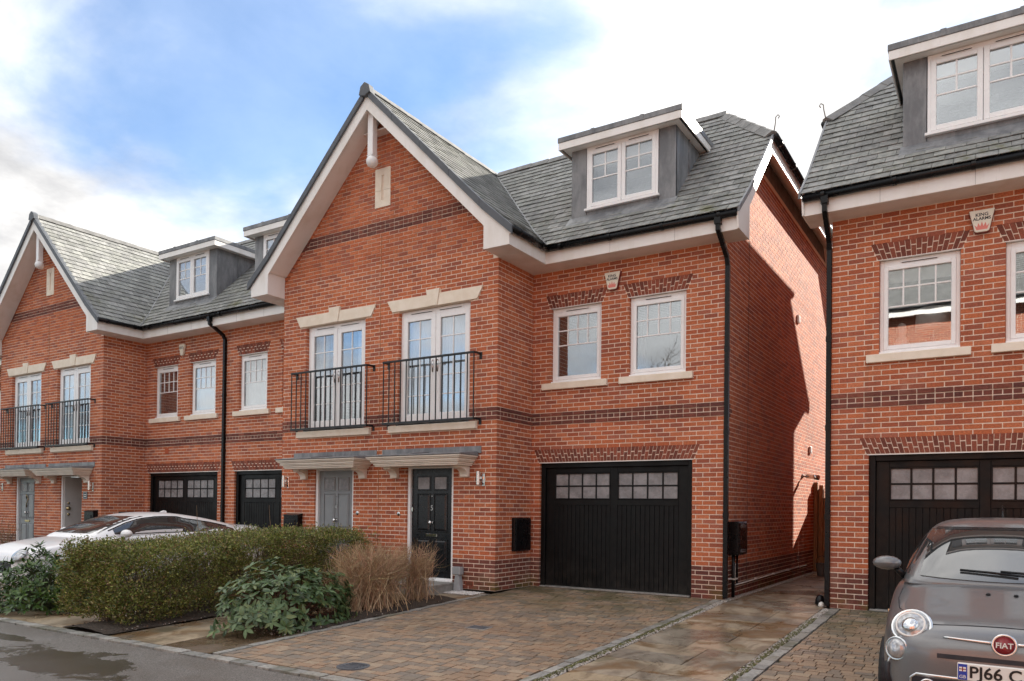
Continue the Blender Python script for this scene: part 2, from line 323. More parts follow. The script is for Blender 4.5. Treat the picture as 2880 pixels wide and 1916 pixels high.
class Pieces:                                      # bricks, slates, pavers: the largest in view become objects, the rest one mesh
    def __init__(s): s.h = []; s.c = []; s.k = []; s.w = []
    def hexa(s, p, col, key=None, nrm=None, area=0):
        s.h.append(p); s.c.append(col); s.k.append(key); s.w.append((nrm, area))
    def flush(s, single, rest, mat, parent, limit=300, zmin=-9, xmax=99):
        if not s.h: return
        H = np.array(s.h, dtype=float); cen = H.mean(1); sc = np.zeros(len(H))
        for i in range(len(H)):
            nrm, ar = s.w[i]
            if nrm is None or s.k[i] is None: continue
            x, y, z = project(cen[i]); v = CAM-cen[i]; d = np.linalg.norm(v)
            if z < .5 or not (-5 < x < 2885 and -5 < y < 1920) or cen[i][2] < zmin: continue
            f = float(np.dot(v/d, nrm))
            if f > 0.05: sc[i] = ar*f/d**2
        idx = np.argsort(-sc)[:limit]; idx = [i for i in idx if sc[i] > 0]; pick = set(idx)
        for i in idx:
            me = unit_box(s.k[i], s.c[i], mat); o = bpy.data.objects.new(single, me); COL.objects.link(o); o.parent = parent
            ex = H[i][1]-H[i][0]; ey = H[i][3]-H[i][0]; ez = H[i][4]-H[i][0]; nz_ = np.cross(ex, ey); ez = nz_/np.linalg.norm(nz_)*abs(np.dot(ez, nz_))/np.linalg.norm(nz_); ey = np.cross(ez, ex)/np.linalg.norm(ez)/np.linalg.norm(ex)*np.linalg.norm(ey)
            m = Matrix((ex, ey, ez)).transposed(); m4 = m.to_4x4(); m4.translation = Vector(cen[i])-wloc(parent); o.matrix_basis = m4
        r = [i for i in range(len(H)) if i not in pick]
        if r: joined(rest, H[r], np.array(s.c)[r], mat, parent, tuple(wloc(parent)))
def text_obj(name, body, size, mat, parent, loc, rot=(R(90), 0, 0), ext=.002, align='CENTER', bold=0.):
    cu = bpy.data.curves.new('t', 'FONT'); cu.body = body; cu.size = size; cu.extrude = ext; cu.align_x = align; cu.align_y = 'CENTER'; cu.offset = bold; cu.resolution_u = 3
    to = bpy.data.objects.new('t', cu); COL.objects.link(to); bpy.context.view_layer.update()
    me = bpy.data.meshes.new_from_object(to.evaluated_get(bpy.context.evaluated_depsgraph_get())); bpy.data.objects.remove(to); bpy.data.curves.remove(cu)
    me.materials.clear(); o = link(name, me, mat, parent, loc); o.rotation_euler = rot; return o
# ------------------------------------------------------------------ colours for pieces
BR = [(.53, .165, .074), (.505, .150, .068), (.555, .183, .088), (.485, .143, .067), (.575, .200, .102), (.46, .136, .067), (.41, .121, .064), (.38, .117, .067), (.43, .150, .094), (.52, .163, .075), (.495, .153, .071), (.355, .113, .070)]
BD = [(.205, .068, .050), (.165, .058, .046), (.24, .080, .055), (.14, .053, .045), (.19, .07, .055)]
BA = [(.215, .070, .048), (.18, .060, .044), (.26, .082, .054), (.30, .092, .058)]
SLC = [tuple(np.array((.258, .255, .245))*f*np.array((1, 1+.01*g, 1-.02*g))) for f in (.78, .86, .93, 1.0, 1.07, 1.15) for g in (0, 1)]
def bcol(kind):
    L = {'r': BR, 'd': BD, 'a': BA}[kind]; i = random.randrange(len(L)); return (kind, i), L[i]
CO = .075
def brick_panel(P, axis, plane, nrm, u0, u1, z0, z1, opens=(), clip=None, quoin=(None, None), dark=None, depth=.1025, off=0., jit=1.):
    """stretcher-bond bricks on a wall face. axis 'x'/'y': run direction; opens: (za, zb, fa(z), fb(z)); quoin: parity at each end that is set back"""
    n0, n1 = int(round(z0/CO)), int(round(z1/CO))
    for n in range(n0, n1):
        za = n*CO+.0068; zb = za+.0614; zm = (za+zb)/2; a, b = u0, u1
        if clip:
            q = clip(zm)
            if q is None: continue
            a, b = max(a, q[0]), min(b, q[1])
        if b-a < .05: continue
        par = n % 2
        if quoin[0] is not None and par == quoin[0] and a == u0: a += .1125
        if quoin[1] is not None and par == quoin[1] and b == u1: b -= .1125
        iv = [(a, b)]
        for oa, ob, fa, fb in opens:
            if not (oa+.02 < zm < ob-.02): continue
            p, q = fa(zm), fb(zm); nv = []
            for s_, e_ in iv:
                if q <= s_ or p >= e_: nv.append((s_, e_)); continue
                if p-s_ > .03: nv.append((s_, p))
                if e_-q > .03: nv.append((q, e_))
            iv = nv
        kind0 = dark(n) if dark else None
        hd = kind0 == 'h'; pitch = .1125 if hd else .225; ph = off+(.1125 if par else 0)
        for s_, e_ in iv:
            k = math.floor((s_-ph)/pitch); x = ph+k*pitch; cuts = []
            while x < e_-.004:
                lo, hi = max(x, s_), min(x+pitch-.013, e_)
                if hi-lo > .028: cuts.append([lo, hi])
                elif cuts and hi >= e_-.002: cuts[-1][1] = e_
                x += pitch
            if cuts:
                if cuts[0][0]-s_ > .012: cuts[0][0] = s_
                if e_-cuts[-1][1] > .012: cuts[-1][1] = e_
            for lo, hi in cuts:
                um = (lo+hi)/2; kd = kind0
                if callable(kd): kd = kd(um)
                kd = {'h': 'd', None: 'r'}.get(kd, kd)
                key, col = bcol(kd); j = random.uniform(-.0015, .0025)*jit+(.010 if kd == 'd' and n in (39, 41) else 0)
                f = plane+nrm*j; bk = plane-nrm*depth; zz0 = za+random.uniform(-.0012, .0012); zz1 = zb+random.uniform(-.0012, .0012)
                if axis == 'x':
                    y0, y1 = min(f, bk), max(f, bk); p = [(lo, y0, zz0), (hi, y0, zz0), (hi, y1, zz0), (lo, y1, zz0), (lo, y0, zz1), (hi, y0, zz1), (hi, y1, zz1), (lo, y1, zz1)]; nv = (0, nrm, 0)
                else:
                    x0, x1 = min(f, bk), max(f, bk); p = [(x0, lo, zz0), (x1, lo, zz0), (x1, hi, zz0), (x0, hi, zz0), (x0, lo, zz1), (x1, lo, zz1), (x1, hi, zz1), (x0, hi, zz1)]; nv = (nrm, 0, 0)
                P.hexa(p, col, key, nv, (hi-lo)*.065)
def mortar_boxes(mb, axis, plane, nrm, u0, u1, z0, z1, opens=(), thick=.28, rec=.0035):
    zs = sorted({z0, z1, *[max(z0, min(z1, v)) for o in opens for v in o[:2]]})
    f, bk = plane-nrm*rec, plane-nrm*thick
    for za, zb in zip(zs[:-1], zs[1:]):
        if zb-za < 1e-4: continue
        zm = (za+zb)/2; iv = [(u0, u1)]
        for oa, ob, p, q in opens:
            if oa < zm < ob:
                iv = [w for s_, e_ in iv for w in ([(s_, e_)] if q <= s_ or p >= e_ else [x for x in ((s_, p), (q, e_)) if x[1]-x[0] > .001])]
        for s_, e_ in iv:
            if axis == 'x': mb.box(s_, e_, min(f, bk), max(f, bk), za, zb)
            else: mb.box(min(f, bk), max(f, bk), s_, e_, za, zb)
def arch_bricks(P, x0, x1, ov, z0, z1, plane, pitch=.0625):
    n = max(3, round((x1-x0)/pitch)); h = z1-z0; g = .0042
    for i in range(n):
        def ue(t, q): return (x0+(x1-x0)*q)*(1-t)+(x0-ov+(x1-x0+2*ov)*q)*t
        sp = .64 if i % 2 else .36
        for ta, tb in ((.0, sp-.022), (sp+.022, 1.)):
            key, col = bcol('a'); f = plane-random.uniform(.0, .004); y1 = plane+.1
            A = ue(ta, i/n)+g; Bx = ue(ta, (i+1)/n)-g; C_ = ue(tb, i/n)+g; D = ue(tb, (i+1)/n)-g; za, zb = z0+h*ta+.004, z0+h*tb-.003
            P.hexa([(A, f, za), (Bx, f, za), (Bx, y1, za), (A, y1, za), (C_, f, zb), (D, f, zb), (D, y1, zb), (C_, y1, zb)], col)
# ------------------------------------------------------------------ joinery
def pane_quads(win, x0, x1, z0, z1, y, nx, nz, bar=.022, mat='pane', name='pane', zsplit=None, big=True):
    """glazing bars and one pane object for each light; nx*nz lights above zsplit, one big light below"""
    zt = z0 if zsplit is None else zsplit; bars = MB()
    def pane(a, b, c, d): B(a, b, y, y+.006, c, d).build(name, mat, win)
    w = (x1-x0-bar*(nx-1))/nx; h = (z1-zt-bar*(nz-1)-(bar/2 if zsplit else 0))/nz
    for i in range(nx):
        for j in range(nz):
            a = x0+i*(w+bar); c = zt+(bar/2 if zsplit else 0)+j*(h+bar); pane(a, a+w, c, c+h)
    for i in range(1, nx): a = x0+i*(w+bar)-bar; bars.box(a, a+bar, y-.010, y+.012, zt, z1)
    for j in range(0 if zsplit else 1, nz): c = zt+(bar/2 if zsplit else 0)+j*(h+bar)-bar; bars.box(x0, x1, y-.008, y+.010, c, c+bar)
    if zsplit: pane(x0, x1, z0, zsplit-bar/2)
    if bars.v: bars.build('glazing_bar', 'white_upvc' if mat == 'pane' else 'black_paint', win, bevel=.003)
def ring(x0, x1, y0, y1, z0, z1, w, wb=None, wt=None):
    wb = w if wb is None else wb; wt = w if wt is None else wt
    return MB().box(x0, x0+w, y0, y1, z0, z1).box(x1-w, x1, y0, y1, z0, z1).box(x0+w, x1-w, y0, y1, z0, z0+wb).box(x0+w, x1-w, y0, y1, z1-wt, z1)
def vent(win, x0, x1, z, y):
    B(x0, x1, y-.014, y, z, z+.020).build('trickle_vent', 'white_upvc', win, bevel=.004); B(x0+.02, x1-.02, y-.016, y-.008, z-.007, z-.001).build('vent_slot', 'print_dark', win)
def room(win, x0, x1, y, z0, z1, d=2.2):
    e = .16; m = MB(); m.box(x0-e, x1+e, y+d, y+d+.02, z0-.1, z1+.2); m.box(x0-e-.02, x0-e, y, y+d, z0-.1, z1+.2); m.box(x1+e, x1+e+.02, y, y+d, z0-.1, z1+.2)
    m.box(x0-e, x1+e, y, y+d, z0-.12, z0-.1); m.box(x0-e, x1+e, y, y+d, z1+.2, z1+.22); m.build('room_interior', 'room_wall', win)
def folds(x0, x1, y, z0, z1, amp=.025, n=9):
    m = MB(); k = n*6; rows = [[], []]
    for i in range(k+1):
        x = x0+(x1-x0)*i/k; yy = y+amp*math.sin(2*math.pi*n*i/k)+amp*.4*math.sin(5.3*i/k*n)
        rows[0].append((x, yy, z0)); rows[1].append((x, yy, z1))
    return m.grid(rows)
def sash_window(H, x0, x1, dress='blind'):
    z0, z1, y = 3.695, 5.022, .065; w = empty('window', ((x0+x1)/2, y, z0)); w.parent = H; w.location -= wloc(H)
    ring(x0+.002, x1-.002, y, y+.07, z0, z1, .055, .05, .10).build('frame', 'white_upvc', w, bevel=.005)
    ring(x0+.05, x1-.05, y-.012, y+.05, z0+.045, z1-.085, .062).build('sash', 'white_upvc', w, bevel=.007)
    B(x0-.012, x1+.012, y-.055, y+.02, z0-.03, z0+.012).build('cill', 'white_upvc', w, bevel=.006)
    B(x0-.16, x1+.13, -.065, .09, 3.556, 3.672).build('stone_sill', 'cast_stone', w, bevel=.006)
    B(x0-.015, x1+.015, -.003, .06, 5.0225, 5.0315).build('lintel_angle', 'white_board', w)
    a, b, c, d = x0+.112, x1-.112, z0+.107, z1-.147; pane_quads(w, a, b, c, d, y+.02, 4, 2, .022, zsplit=c+(d-c)*.515)
    vent(w, (x0+x1)/2-.24, (x0+x1)/2+.24, z1-.052, y); room(w, x0, x1, y+.075, z0, z1)
    if dress == 'blind':
        m = MB()
        for k in range(11): zz = d-.02-k*.027; m.hexa([(a-.04, y+.11, zz-.012), (b+.04, y+.11, zz-.012), (b+.04, y+.145, zz), (a-.04, y+.145, zz), (a-.04, y+.11, zz-.010), (b+.04, y+.11, zz-.010), (b+.04, y+.145, zz+.002), (a-.04, y+.145, zz+.002)])
        m.build('blind', 'blind', w); folds(a-.05, a+.08, y+.2, z0, z1, .02, 3).build('curtain', 'dark_curtain', w, True)
    elif dress == 'full': folds(a-.05, b+.05, y+.16, z0, z1, .012, 16).build('curtain', 'curtain', w, True)
    elif dress == 'venetian':
        m = MB()
        for k in range(44): zz = d-.01-k*.026; m.box(a-.04, b+.04, y+.12, y+.145, zz-.003, zz)
        m.build('blind', 'blind', w)
    elif dress == 'lampshade':
        B(a-.04, b+.04, y+.12, y+.125, d-.16, d+.03).build('blind', 'blind', w)
        lx = a+(b-a)*.70; MB().lathe([(.235, 0), (.215, .30), (.213, .30), (.233, 0)], (lx, y+.28, 4.02), n=28).build('lamp_shade', 'lamp_fabric', w, True); MB().lathe([(.075, 0), (.02, .03), (.045, .12), (.05, .2), (.015, .3), (.01, .42)], (lx, y+.30, 3.64), n=16).build('lamp_base', 'plastic_grey', w, True)
        MB().lathe([(.13, 0), (.15, .12), (.09, .26), (.05, .34), (.075, .42), (.05, .50), (0, .53)], (a+.14, y+.36, 3.66), n=14).build('soft_toy', 'lamp_fabric', w, True)
    return w
def french_door(H, x0, x1, yp, dress=0):
    z0, z1 = 2.955, 5.035; y = yp+.075; w = empty('french_window', ((x0+x1)/2, y, z0)); w.parent = H; w.location -= wloc(H); xm = (x0+x1)/2
    ring(x0+.002, x1-.002, y, y+.07, z0, z1, .06, .05, .10).build('frame', 'white_upvc', w, bevel=.005)
    for s_ in (-1, 1):
        a, b = (x0+.055, xm-.004) if s_ < 0 else (xm+.004, x1-.055)
        lf = ring(a, b, y-.012, y+.05, z0+.045, z1-.09, .105, .13, .105).build('leaf', 'white_upvc', w, bevel=.007)
        pane_quads(w, a+.105, b-.105, z0+.175, z1-.195, y+.02, 2, 5, .020)
        hx = xm-s_*-.055; hz = 3.98
        m = B(hx-.014, hx+.014, y-.022, y-.010, hz-.11, hz+.11); m.tube([(hx, y-.022, hz+.03), (hx, y-.055, hz+.03), (hx+s_*.10, y-.055, hz+.03)], .009, 6); m.build('handle', 'chrome', w, True)
    for s_ in (-1, 1): vent(w, xm+s_*.33-.26, xm+s_*.33+.26, z1-.052, y)
    room(w, x0, x1, y+.075, z0, z1)
    if dress == 1: folds(x0+.1, x1-.1, y+.16, z0, z1, .022, 17).build('curtain', 'curtain', w, True)
    elif dress == 2:
        folds(x0+.05, x0+.40, y+.16, z0, z1, .03, 5).build('curtain', 'curtain', w, True); folds(x1-.40, x1-.05, y+.16, z0, z1, .03, 5).build('curtain', 'curtain', w, True)
        m = MB()
        for k in range(14): m.box(x0+.15, x1-.15, y+.12, y+.14, z0+.03+k*.028, z0+.036+k*.028)
        m.build('blind', 'blind', w)
    # stone head with keystone, sill
    h = empty('stone_lintel', (xm, yp, 5.04)); h.parent = H; h.location -= wloc(H)
    for s_ in (-1, 1):
        MB().prism([(xm+s_*.10, 5.045), (xm+s_*.965, 5.045), (xm+s_*1.09, 5.262), (xm+s_*.145, 5.262)], 'y', yp-.028, yp+.09).build('lintel_block', 'cast_stone', h, bevel=.004)
    MB().prism([(xm-.098, 5.047), (xm+.098, 5.047), (xm+.155, 5.345), (xm-.155, 5.345)], 'y', yp-.042, yp+.09).build('keystone', 'cast_stone', h, bevel=.004)
    B(xm-1.0, xm+.99, yp-.07, yp+.07, 2.79, 2.912).build('stone_sill', 'cast_stone', H, bevel=.006)
    B(x0-.01, x1+.01, yp-.045, yp+.08, 2.914, 2.954).build('threshold', 'chrome', w, bevel=.005)
def balcony(H, xm, yp):
    r = empty('balcony_rail', (xm, yp, 2.95)); r.parent = H; r.location -= wloc(H); yf = yp-.175; hw = 1.035
    for z, hh, nm in ((4.09, .022, 'top_rail'), (2.955, .030, 'bottom_rail')):
        m = B(xm-hw, xm+hw, yf-.022, yf+.022, z-hh, z+.012)
        m.build(nm, 'black_iron', r, bevel=.004)
        for s_ in (-1, 1):
            B(xm+s_*hw-.018, xm+s_*hw+.018, yf+.022, yp-.008, z-.02, z+.010).build('bracket_arm', 'black_iron', r); B(xm+s_*(hw+.012)-.03, xm+s_*(hw+.012)+.03, yp-.012, yp+.002, z-.10, z+.02).build('fixing_plate', 'black_iron', r, bevel=.006)
    for i in range(16):
        x = xm-hw+.012+(2*hw-.024)*i/15; B(x-.008, x+.008, yf-.008, yf+.008, 2.965, 4.07).build('baluster', 'black_iron', r)
def front_door(H, x0, x1, yp, mat, number=None, opened=False, knock=False):
    z0, z1 = .10, 2.165; y = yp+.07; w = empty('front_door', ((x0+x1)/2, y, z0)); w.parent = H; w.location -= wloc(H)
    ring(x0, x1, yp+.03, yp+.13, z0, z1, .062, .05, .045).build('frame', 'white_upvc', w, bevel=.005)
    a, b, c, d = x0+.064, x1-.064, z0+.052, z1-.047; xm = (a+b)/2
    if opened:
        m = MB(); hx, hy = a+.01, y+.02; ang = R(74); L_ = b-a-.01; dx, dy = math.cos(ang), math.sin(ang)
        m.hexa([(hx, hy, c), (hx+dx*L_, hy+dy*L_, c), (hx+dx*L_-dy*.044, hy+dy*L_+dx*.044, c), (hx-dy*.044, hy+dx*.044, c), (hx, hy, d), (hx+dx*L_, hy+dy*L_, d), (hx+dx*L_-dy*.044, hy+dy*L_+dx*.044, d), (hx-dy*.044, hy+dx*.044, d)])
        m.build('leaf', 'pale_paint', w, bevel=.004)
        kx, ky = hx+dx*.10, hy+dy*.10-.02; MB().lathe([(.0, 0), (.055, .01), (.06, .03), (.03, .05)], (kx, ky, 1.28), (dy, -dx, 0), 12).lathe([(.01, .02), (.03, .03), (.03, .05)], (kx, ky, 1.42), (dy, -dx, 0), 10).lathe([(.01, .02), (.035, .03), (.035, .05)], (kx, ky, 1.12), (dy, -dx, 0), 10).build('knocker', 'brass', w, True)
        B(x0-.2, x1+1.2, y+1.9, y+1.95, 0, 2.4).build('hall_wall', 'dark_interior', w); return w
    B(a, b, y+.012, y+.05, c, d).build('leaf', mat, w)
    wd = b-a; Hh = d-c
    for i in (0, 1):
        p0 = a+wd*(.145 if i == 0 else .555); p1 = p0+wd*.30
        for q0, q1, kind in ((.805, .925, 'g'), (.425, .765, 'p'), (.065, .345, 'p')):
            za, zb = c+Hh*q0, c+Hh*q1
            ring(p0-.016, p1+.016, y-.004, y+.014, za-.016, zb+.016, .020).build('moulding', mat, w, bevel=.005)
            if kind == 'g': B(p0+.012, p1-.012, y+.004, y+.013, za+.012, zb-.012).build('door_glass', 'garage_glass', w)
            else:
                m = MB(); e = .04; m.add([(p0+.006, y+.011, za+.006), (p1-.006, y+.011, za+.006), (p1-.006, y+.011, zb-.006), (p0+.006, y+.011, zb-.006), (p0+e, y-.004, za+e), (p1-e, y-.004, za+e), (p1-e, y-.004, zb-e), (p0+e, y-.004, zb-e)], [(0, 1, 5, 4), (1, 2, 6, 5), (2, 3, 7, 6), (3, 0, 4, 7), (4, 5, 6, 7)]); m.build('door_panel', mat, w)
    zk = c+Hh*.505
    MB().lathe([(.034, 0), (.034, .006), (.013, .012), (.013, .035), (.034, .048), (.038, .066), (.028, .082), (.0, .086)], (xm, y+.012, zk), (0, -1, 0), 16).build('door_knob', 'chrome', w, True)
    MB().lathe([(.013, 0), (.013, .008), (.006, .012)], (xm, y+.012, c+Hh*.745), (0, -1, 0), 10).build('spyhole', 'chrome', w, True)
    B(xm-.125, xm+.125, y-.006, y+.012, c+Hh*.372, c+Hh*.40).build('letter_plate', 'brass' if knock else 'chrome', w, bevel=.004)
    B(a-.02, a+.035, y-.02, y+.012, c+Hh*.60, c+Hh*.645).build('lock_case', 'chrome', w, bevel=.008) if number == '5' else B(b-.035, b+.02, y-.02, y+.012, c+Hh*.60, c+Hh*.645).build('lock_case', 'chrome', w, bevel=.008)
    if number: text_obj('door_number', number, .13, 'chrome', w, (xm, y+.006, c+Hh*.635), ext=.004)
    if knock: MB().tube([(xm-.05, y, c+Hh*.70), (xm, y-.03, c+Hh*.76), (xm+.05, y, c+Hh*.70), (xm, y-.03, c+Hh*.62), (xm-.05, y, c+Hh*.58)], .012, 6).build('knocker', 'brass', w, True)
    B(x0-.01, x1+.01, yp-.03, yp+.10, z0-.03, z0+.022).build('door_sill', 'white_upvc', w, bevel=.005); return w
def canopy(H, xm, yp):
    r = empty('door_canopy', (xm, yp, 2.14)); r.parent = H; r.location -= wloc(H); m = MB()
    st = [(2.140, 2.168, .935, .435), (2.168, 2.200, .955, .455), (2.200, 2.222, .985, .48), (2.222, 2.262, 1.0, .495), (2.262, 2.285, 1.035, .525), (2.285, 2.318, 1.06, .545)]
    for za, zb, hw, d in st: m.box(xm-hw, xm+hw, yp-d, yp-.001, za, zb)
    m.build('cornice', 'canopy_paint', r, bevel=.008)
    m = MB(); hw = 1.075; yf = yp-.565
    m.hexa([(xm-hw, yf, 2.319), (xm+hw, yf, 2.319), (xm+hw, yp, 2.319), (xm-hw, yp, 2.319), (xm-hw, yf, 2.338), (xm+hw, yf, 2.338), (xm+hw*.98, yp, 2.398), (xm-hw*.98, yp, 2.398)])
    m.box(xm-1.13, xm+1.13, yp-.018, yp-.001, 2.36, 2.487); m.tube([(xm-.02, yp-.03, 2.40), (xm-.02, yf-.006, 2.342)], .016, 6); m.build('lead_roof', 'lead', r, bevel=.006)
    for s_ in (-1, 1):
        bx = xm+s_*.80; P_ = [(yp, 2.139), (yp-.26, 2.139), (yp-.255, 2.105)]
        P_ += [(yp-.24+.17*math.sin(R(a)), 2.10-.005-.11*(1-math.cos(R(a)))) for a in range(15, 91, 15)]+[(yp-.075, 1.955), (yp, 1.955)]
        MB().prism(P_, 'x', bx-.083, bx+.083).build('bracket', 'canopy_paint', r, bevel=.004)
def garage_door(H, x0, x1):
    y = .10; w = empty('garage_door', ((x0+x1)/2, y, 0)); w.parent = H; w.location -= wloc(H); z1 = 2.238
    m = MB().box(x0+.003, x0+.085, .05, .16, .02, z1).box(x1-.085, x1-.003, .05, .16, .02, z1).box(x0+.085, x1-.085, .05, .16, z1-.085, z1); m.build('frame', 'black_paint', w, bevel=.004)
    B(x0-.02, x1+.02, -.004, .09, z1-.0005, z1+.011).build('lintel_angle', 'white_board', w)
    a, b, zt = x0+.09, x1-.09, z1-.09; xm = (a+b)/2; zp = 1.60; zq = 2.045
    m = MB().box(a, a+.17, y, y+.05, .03, zt).box(b-.17, b, y, y+.05, .03, zt).box(xm-.065, xm+.065, y, y+.05, .03, zt).box(a+.17, xm-.065, y, y+.05, zq+.015, zt).box(xm+.065, b-.17, y, y+.05, zq+.015, zt)
    m.box(a+.17, xm-.065, y, y+.05, zp-.115, zp-.015).box(xm+.065, b-.17, y, y+.05, zp-.115, zp-.015).box(a+.17, xm-.065, y, y+.05, .03, .06).box(xm+.065, b-.17, y, y+.05, .03, .06); m.build('door_frame', 'black_paint', w, bevel=.004)
    for p, q in ((a+.17, xm-.065), (xm+.065, b-.17)):
        ring(p, q, y-.008, y+.03, zp-.015, zq+.015, .022).build('glazing_frame', 'black_paint', w, bevel=.004)
        pane_quads(w, p+.022, q-.022, zp+.007, zq-.007, y+.016, 4, 2, .028, mat='garage_glass')
        n = 13; pw = (q-p)/n
        for i in range(n): B(p+i*pw+.0035, p+(i+1)*pw-.0035, y+.008, y+.035, .06, zp-.115).build('plank', 'black_paint', w, bevel=.003)
        B(p, q, y+.030, y+.045, .05, zp-.10).build('door_backing', 'print_dark', w)
    B(a, b, y+.05, y+.9, 0.02, 2.2).build('garage_interior', 'dark_interior', w)
    B(x0+.02, x1-.02, -.03, .12, .004, .028).build('threshold', 'granite', w, bevel=.004)
# ------------------------------------------------------------------ roof pieces
RZ, RUN, KICK, EZ, YE = 9.12, 3.22, .58, 5.98, -.53   # ridge height, run, bellcast run, eave height, eave line
def rz(r): return EZ+r*.5/KICK if r < KICK else RZ-(RUN-r)
def slate_field(P, pt, la, ra, nrm):
    """pt(a, r) -> xyz on the slope; la(r), ra(r): limits along the eave; rows of slates up the run"""
    s = 0.; rows = []; r = 0.
    rs = [0.]
    while rs[-1] < RUN-.02:
        q = rs[-1]; k = .862 if q < KICK else 1.; rs.append(q+.2/math.sqrt(1+k*k))
    nv = np.array(nrm, float); nv /= np.linalg.norm(nv)
    for i in range(len(rs)-1):
        r0, r1 = max(0, rs[i]-.0), min(RUN, rs[i+1]+.055); ph = (.125 if i % 2 else 0)+random.uniform(-.012, .012)
        L0, L1, R0, R1 = la(r0), la(r1), ra(r0), ra(r1); lo, hi = min(L0, L1), max(R0, R1); x = math.floor((lo-ph)/.25)*.25+ph
        while x < hi:
            a, b = x+.003, x+.247; tl, tr = random.uniform(-.0025, .0025), random.uniform(-.0025, .0025); x += .25
            b0, b1, t0, t1 = max(a, L0), min(b, R0), max(a, L1), min(b, R1)
            if b1-b0 < .01 and t1-t0 < .01: continue
            if b1 < b0: b0 = b1 = (b0+b1)/2
            if t1 < t0: t0 = t1 = (t0+t1)/2
            lift = .019+random.uniform(0, .006); th = .008
            c = [np.array(pt(b0, r0))+nv*(lift+tl), np.array(pt(b1, r0))+nv*(lift+tr), np.array(pt(t1, r1))+nv*.001, np.array(pt(t0, r1))+nv*.001]
            reg = abs(b0-a) < 1e-6 and abs(b1-b) < 1e-6 and abs(t0-a) < 1e-6 and abs(t1-b) < 1e-6
            ci = random.randrange(len(SLC)); P.hexa([tuple(q) for q in c]+[tuple(q+nv*th) for q in c], SLC[ci], ('s', ci) if reg else None, tuple(nv), .05)
def ridge_tiles(H, p0, p1, name='ridge_tile', down=.11, half=.125, skip_end=False):
    p0, p1 = Vector(p0), Vector(p1); d = p1-p0; L_ = d.length; d.normalize(); sd = d.cross(Vector((0, 0, 1))).normalized(); up = sd.cross(d).normalized(); n = max(1, round(L_/.46))
    for i in range(n):
        a = p0+d*(L_*i/n-.004); b = p0+d*(L_*(i+1)/n+.012); k = random.uniform(-.004, .006); m = MB()
        prof = [(-half, -down), (-half*.28, .015), (half*.28, .015), (half, -down), (half-.02, -down-.012), (0, -.02), (-half+.02, -down-.012)]
        pa = [a+sd*x+up*(z+k) for x, z in prof]; pb = [b+sd*x+up*(z+k+.008) for x, z in prof]; nn = len(prof)
        m.add(pa+pb, [tuple(range(nn)), tuple(range(2*nn-1, nn-1, -1))]+[(j, (j+1) % nn, nn+(j+1) % nn, nn+j) for j in range(nn)]); m.build(name, 'ridge_clay', H)
def gutter(H, p0, p1, brackets=.9):
    m = MB().tube([p0, p1], .056, 12); d = Vector(p1)-Vector(p0); L_ = d.length
    m.build('gutter', 'black_plastic', H, True); n = int(L_/brackets)
    for i in range(n+1):
        q = Vector(p0)+d*((i+.3)/(n+.6)); e = d.normalized()*.025; MB().tube([q-e, q+e], .064, 12).build('gutter_union', 'black_plastic', H, 2)
def downpipe(H, pts, r=.033):
    g = empty('downpipe', pts[-1]); g.parent = H; g.location -= wloc(H)
    MB().tube(pts, r, 4, sq=True).build('pipe', 'black_plastic', g); t = Vector(pts[0]); MB().tube([t+Vector((0, 0, .07)), t+Vector((0, 0, -.09))], r*1.45, 4, sq=True).build('outlet', 'black_plastic', g)
    a, b = Vector(pts[-2]), Vector(pts[-1])
    for k in range(1, 4):
        q = a+(b-a)*k/4; MB().tube([q+Vector((0, 0, .04)), q-Vector((0, 0, .04))], r*1.18, 4, sq=True).build('pipe_clip', 'black_plastic', g)
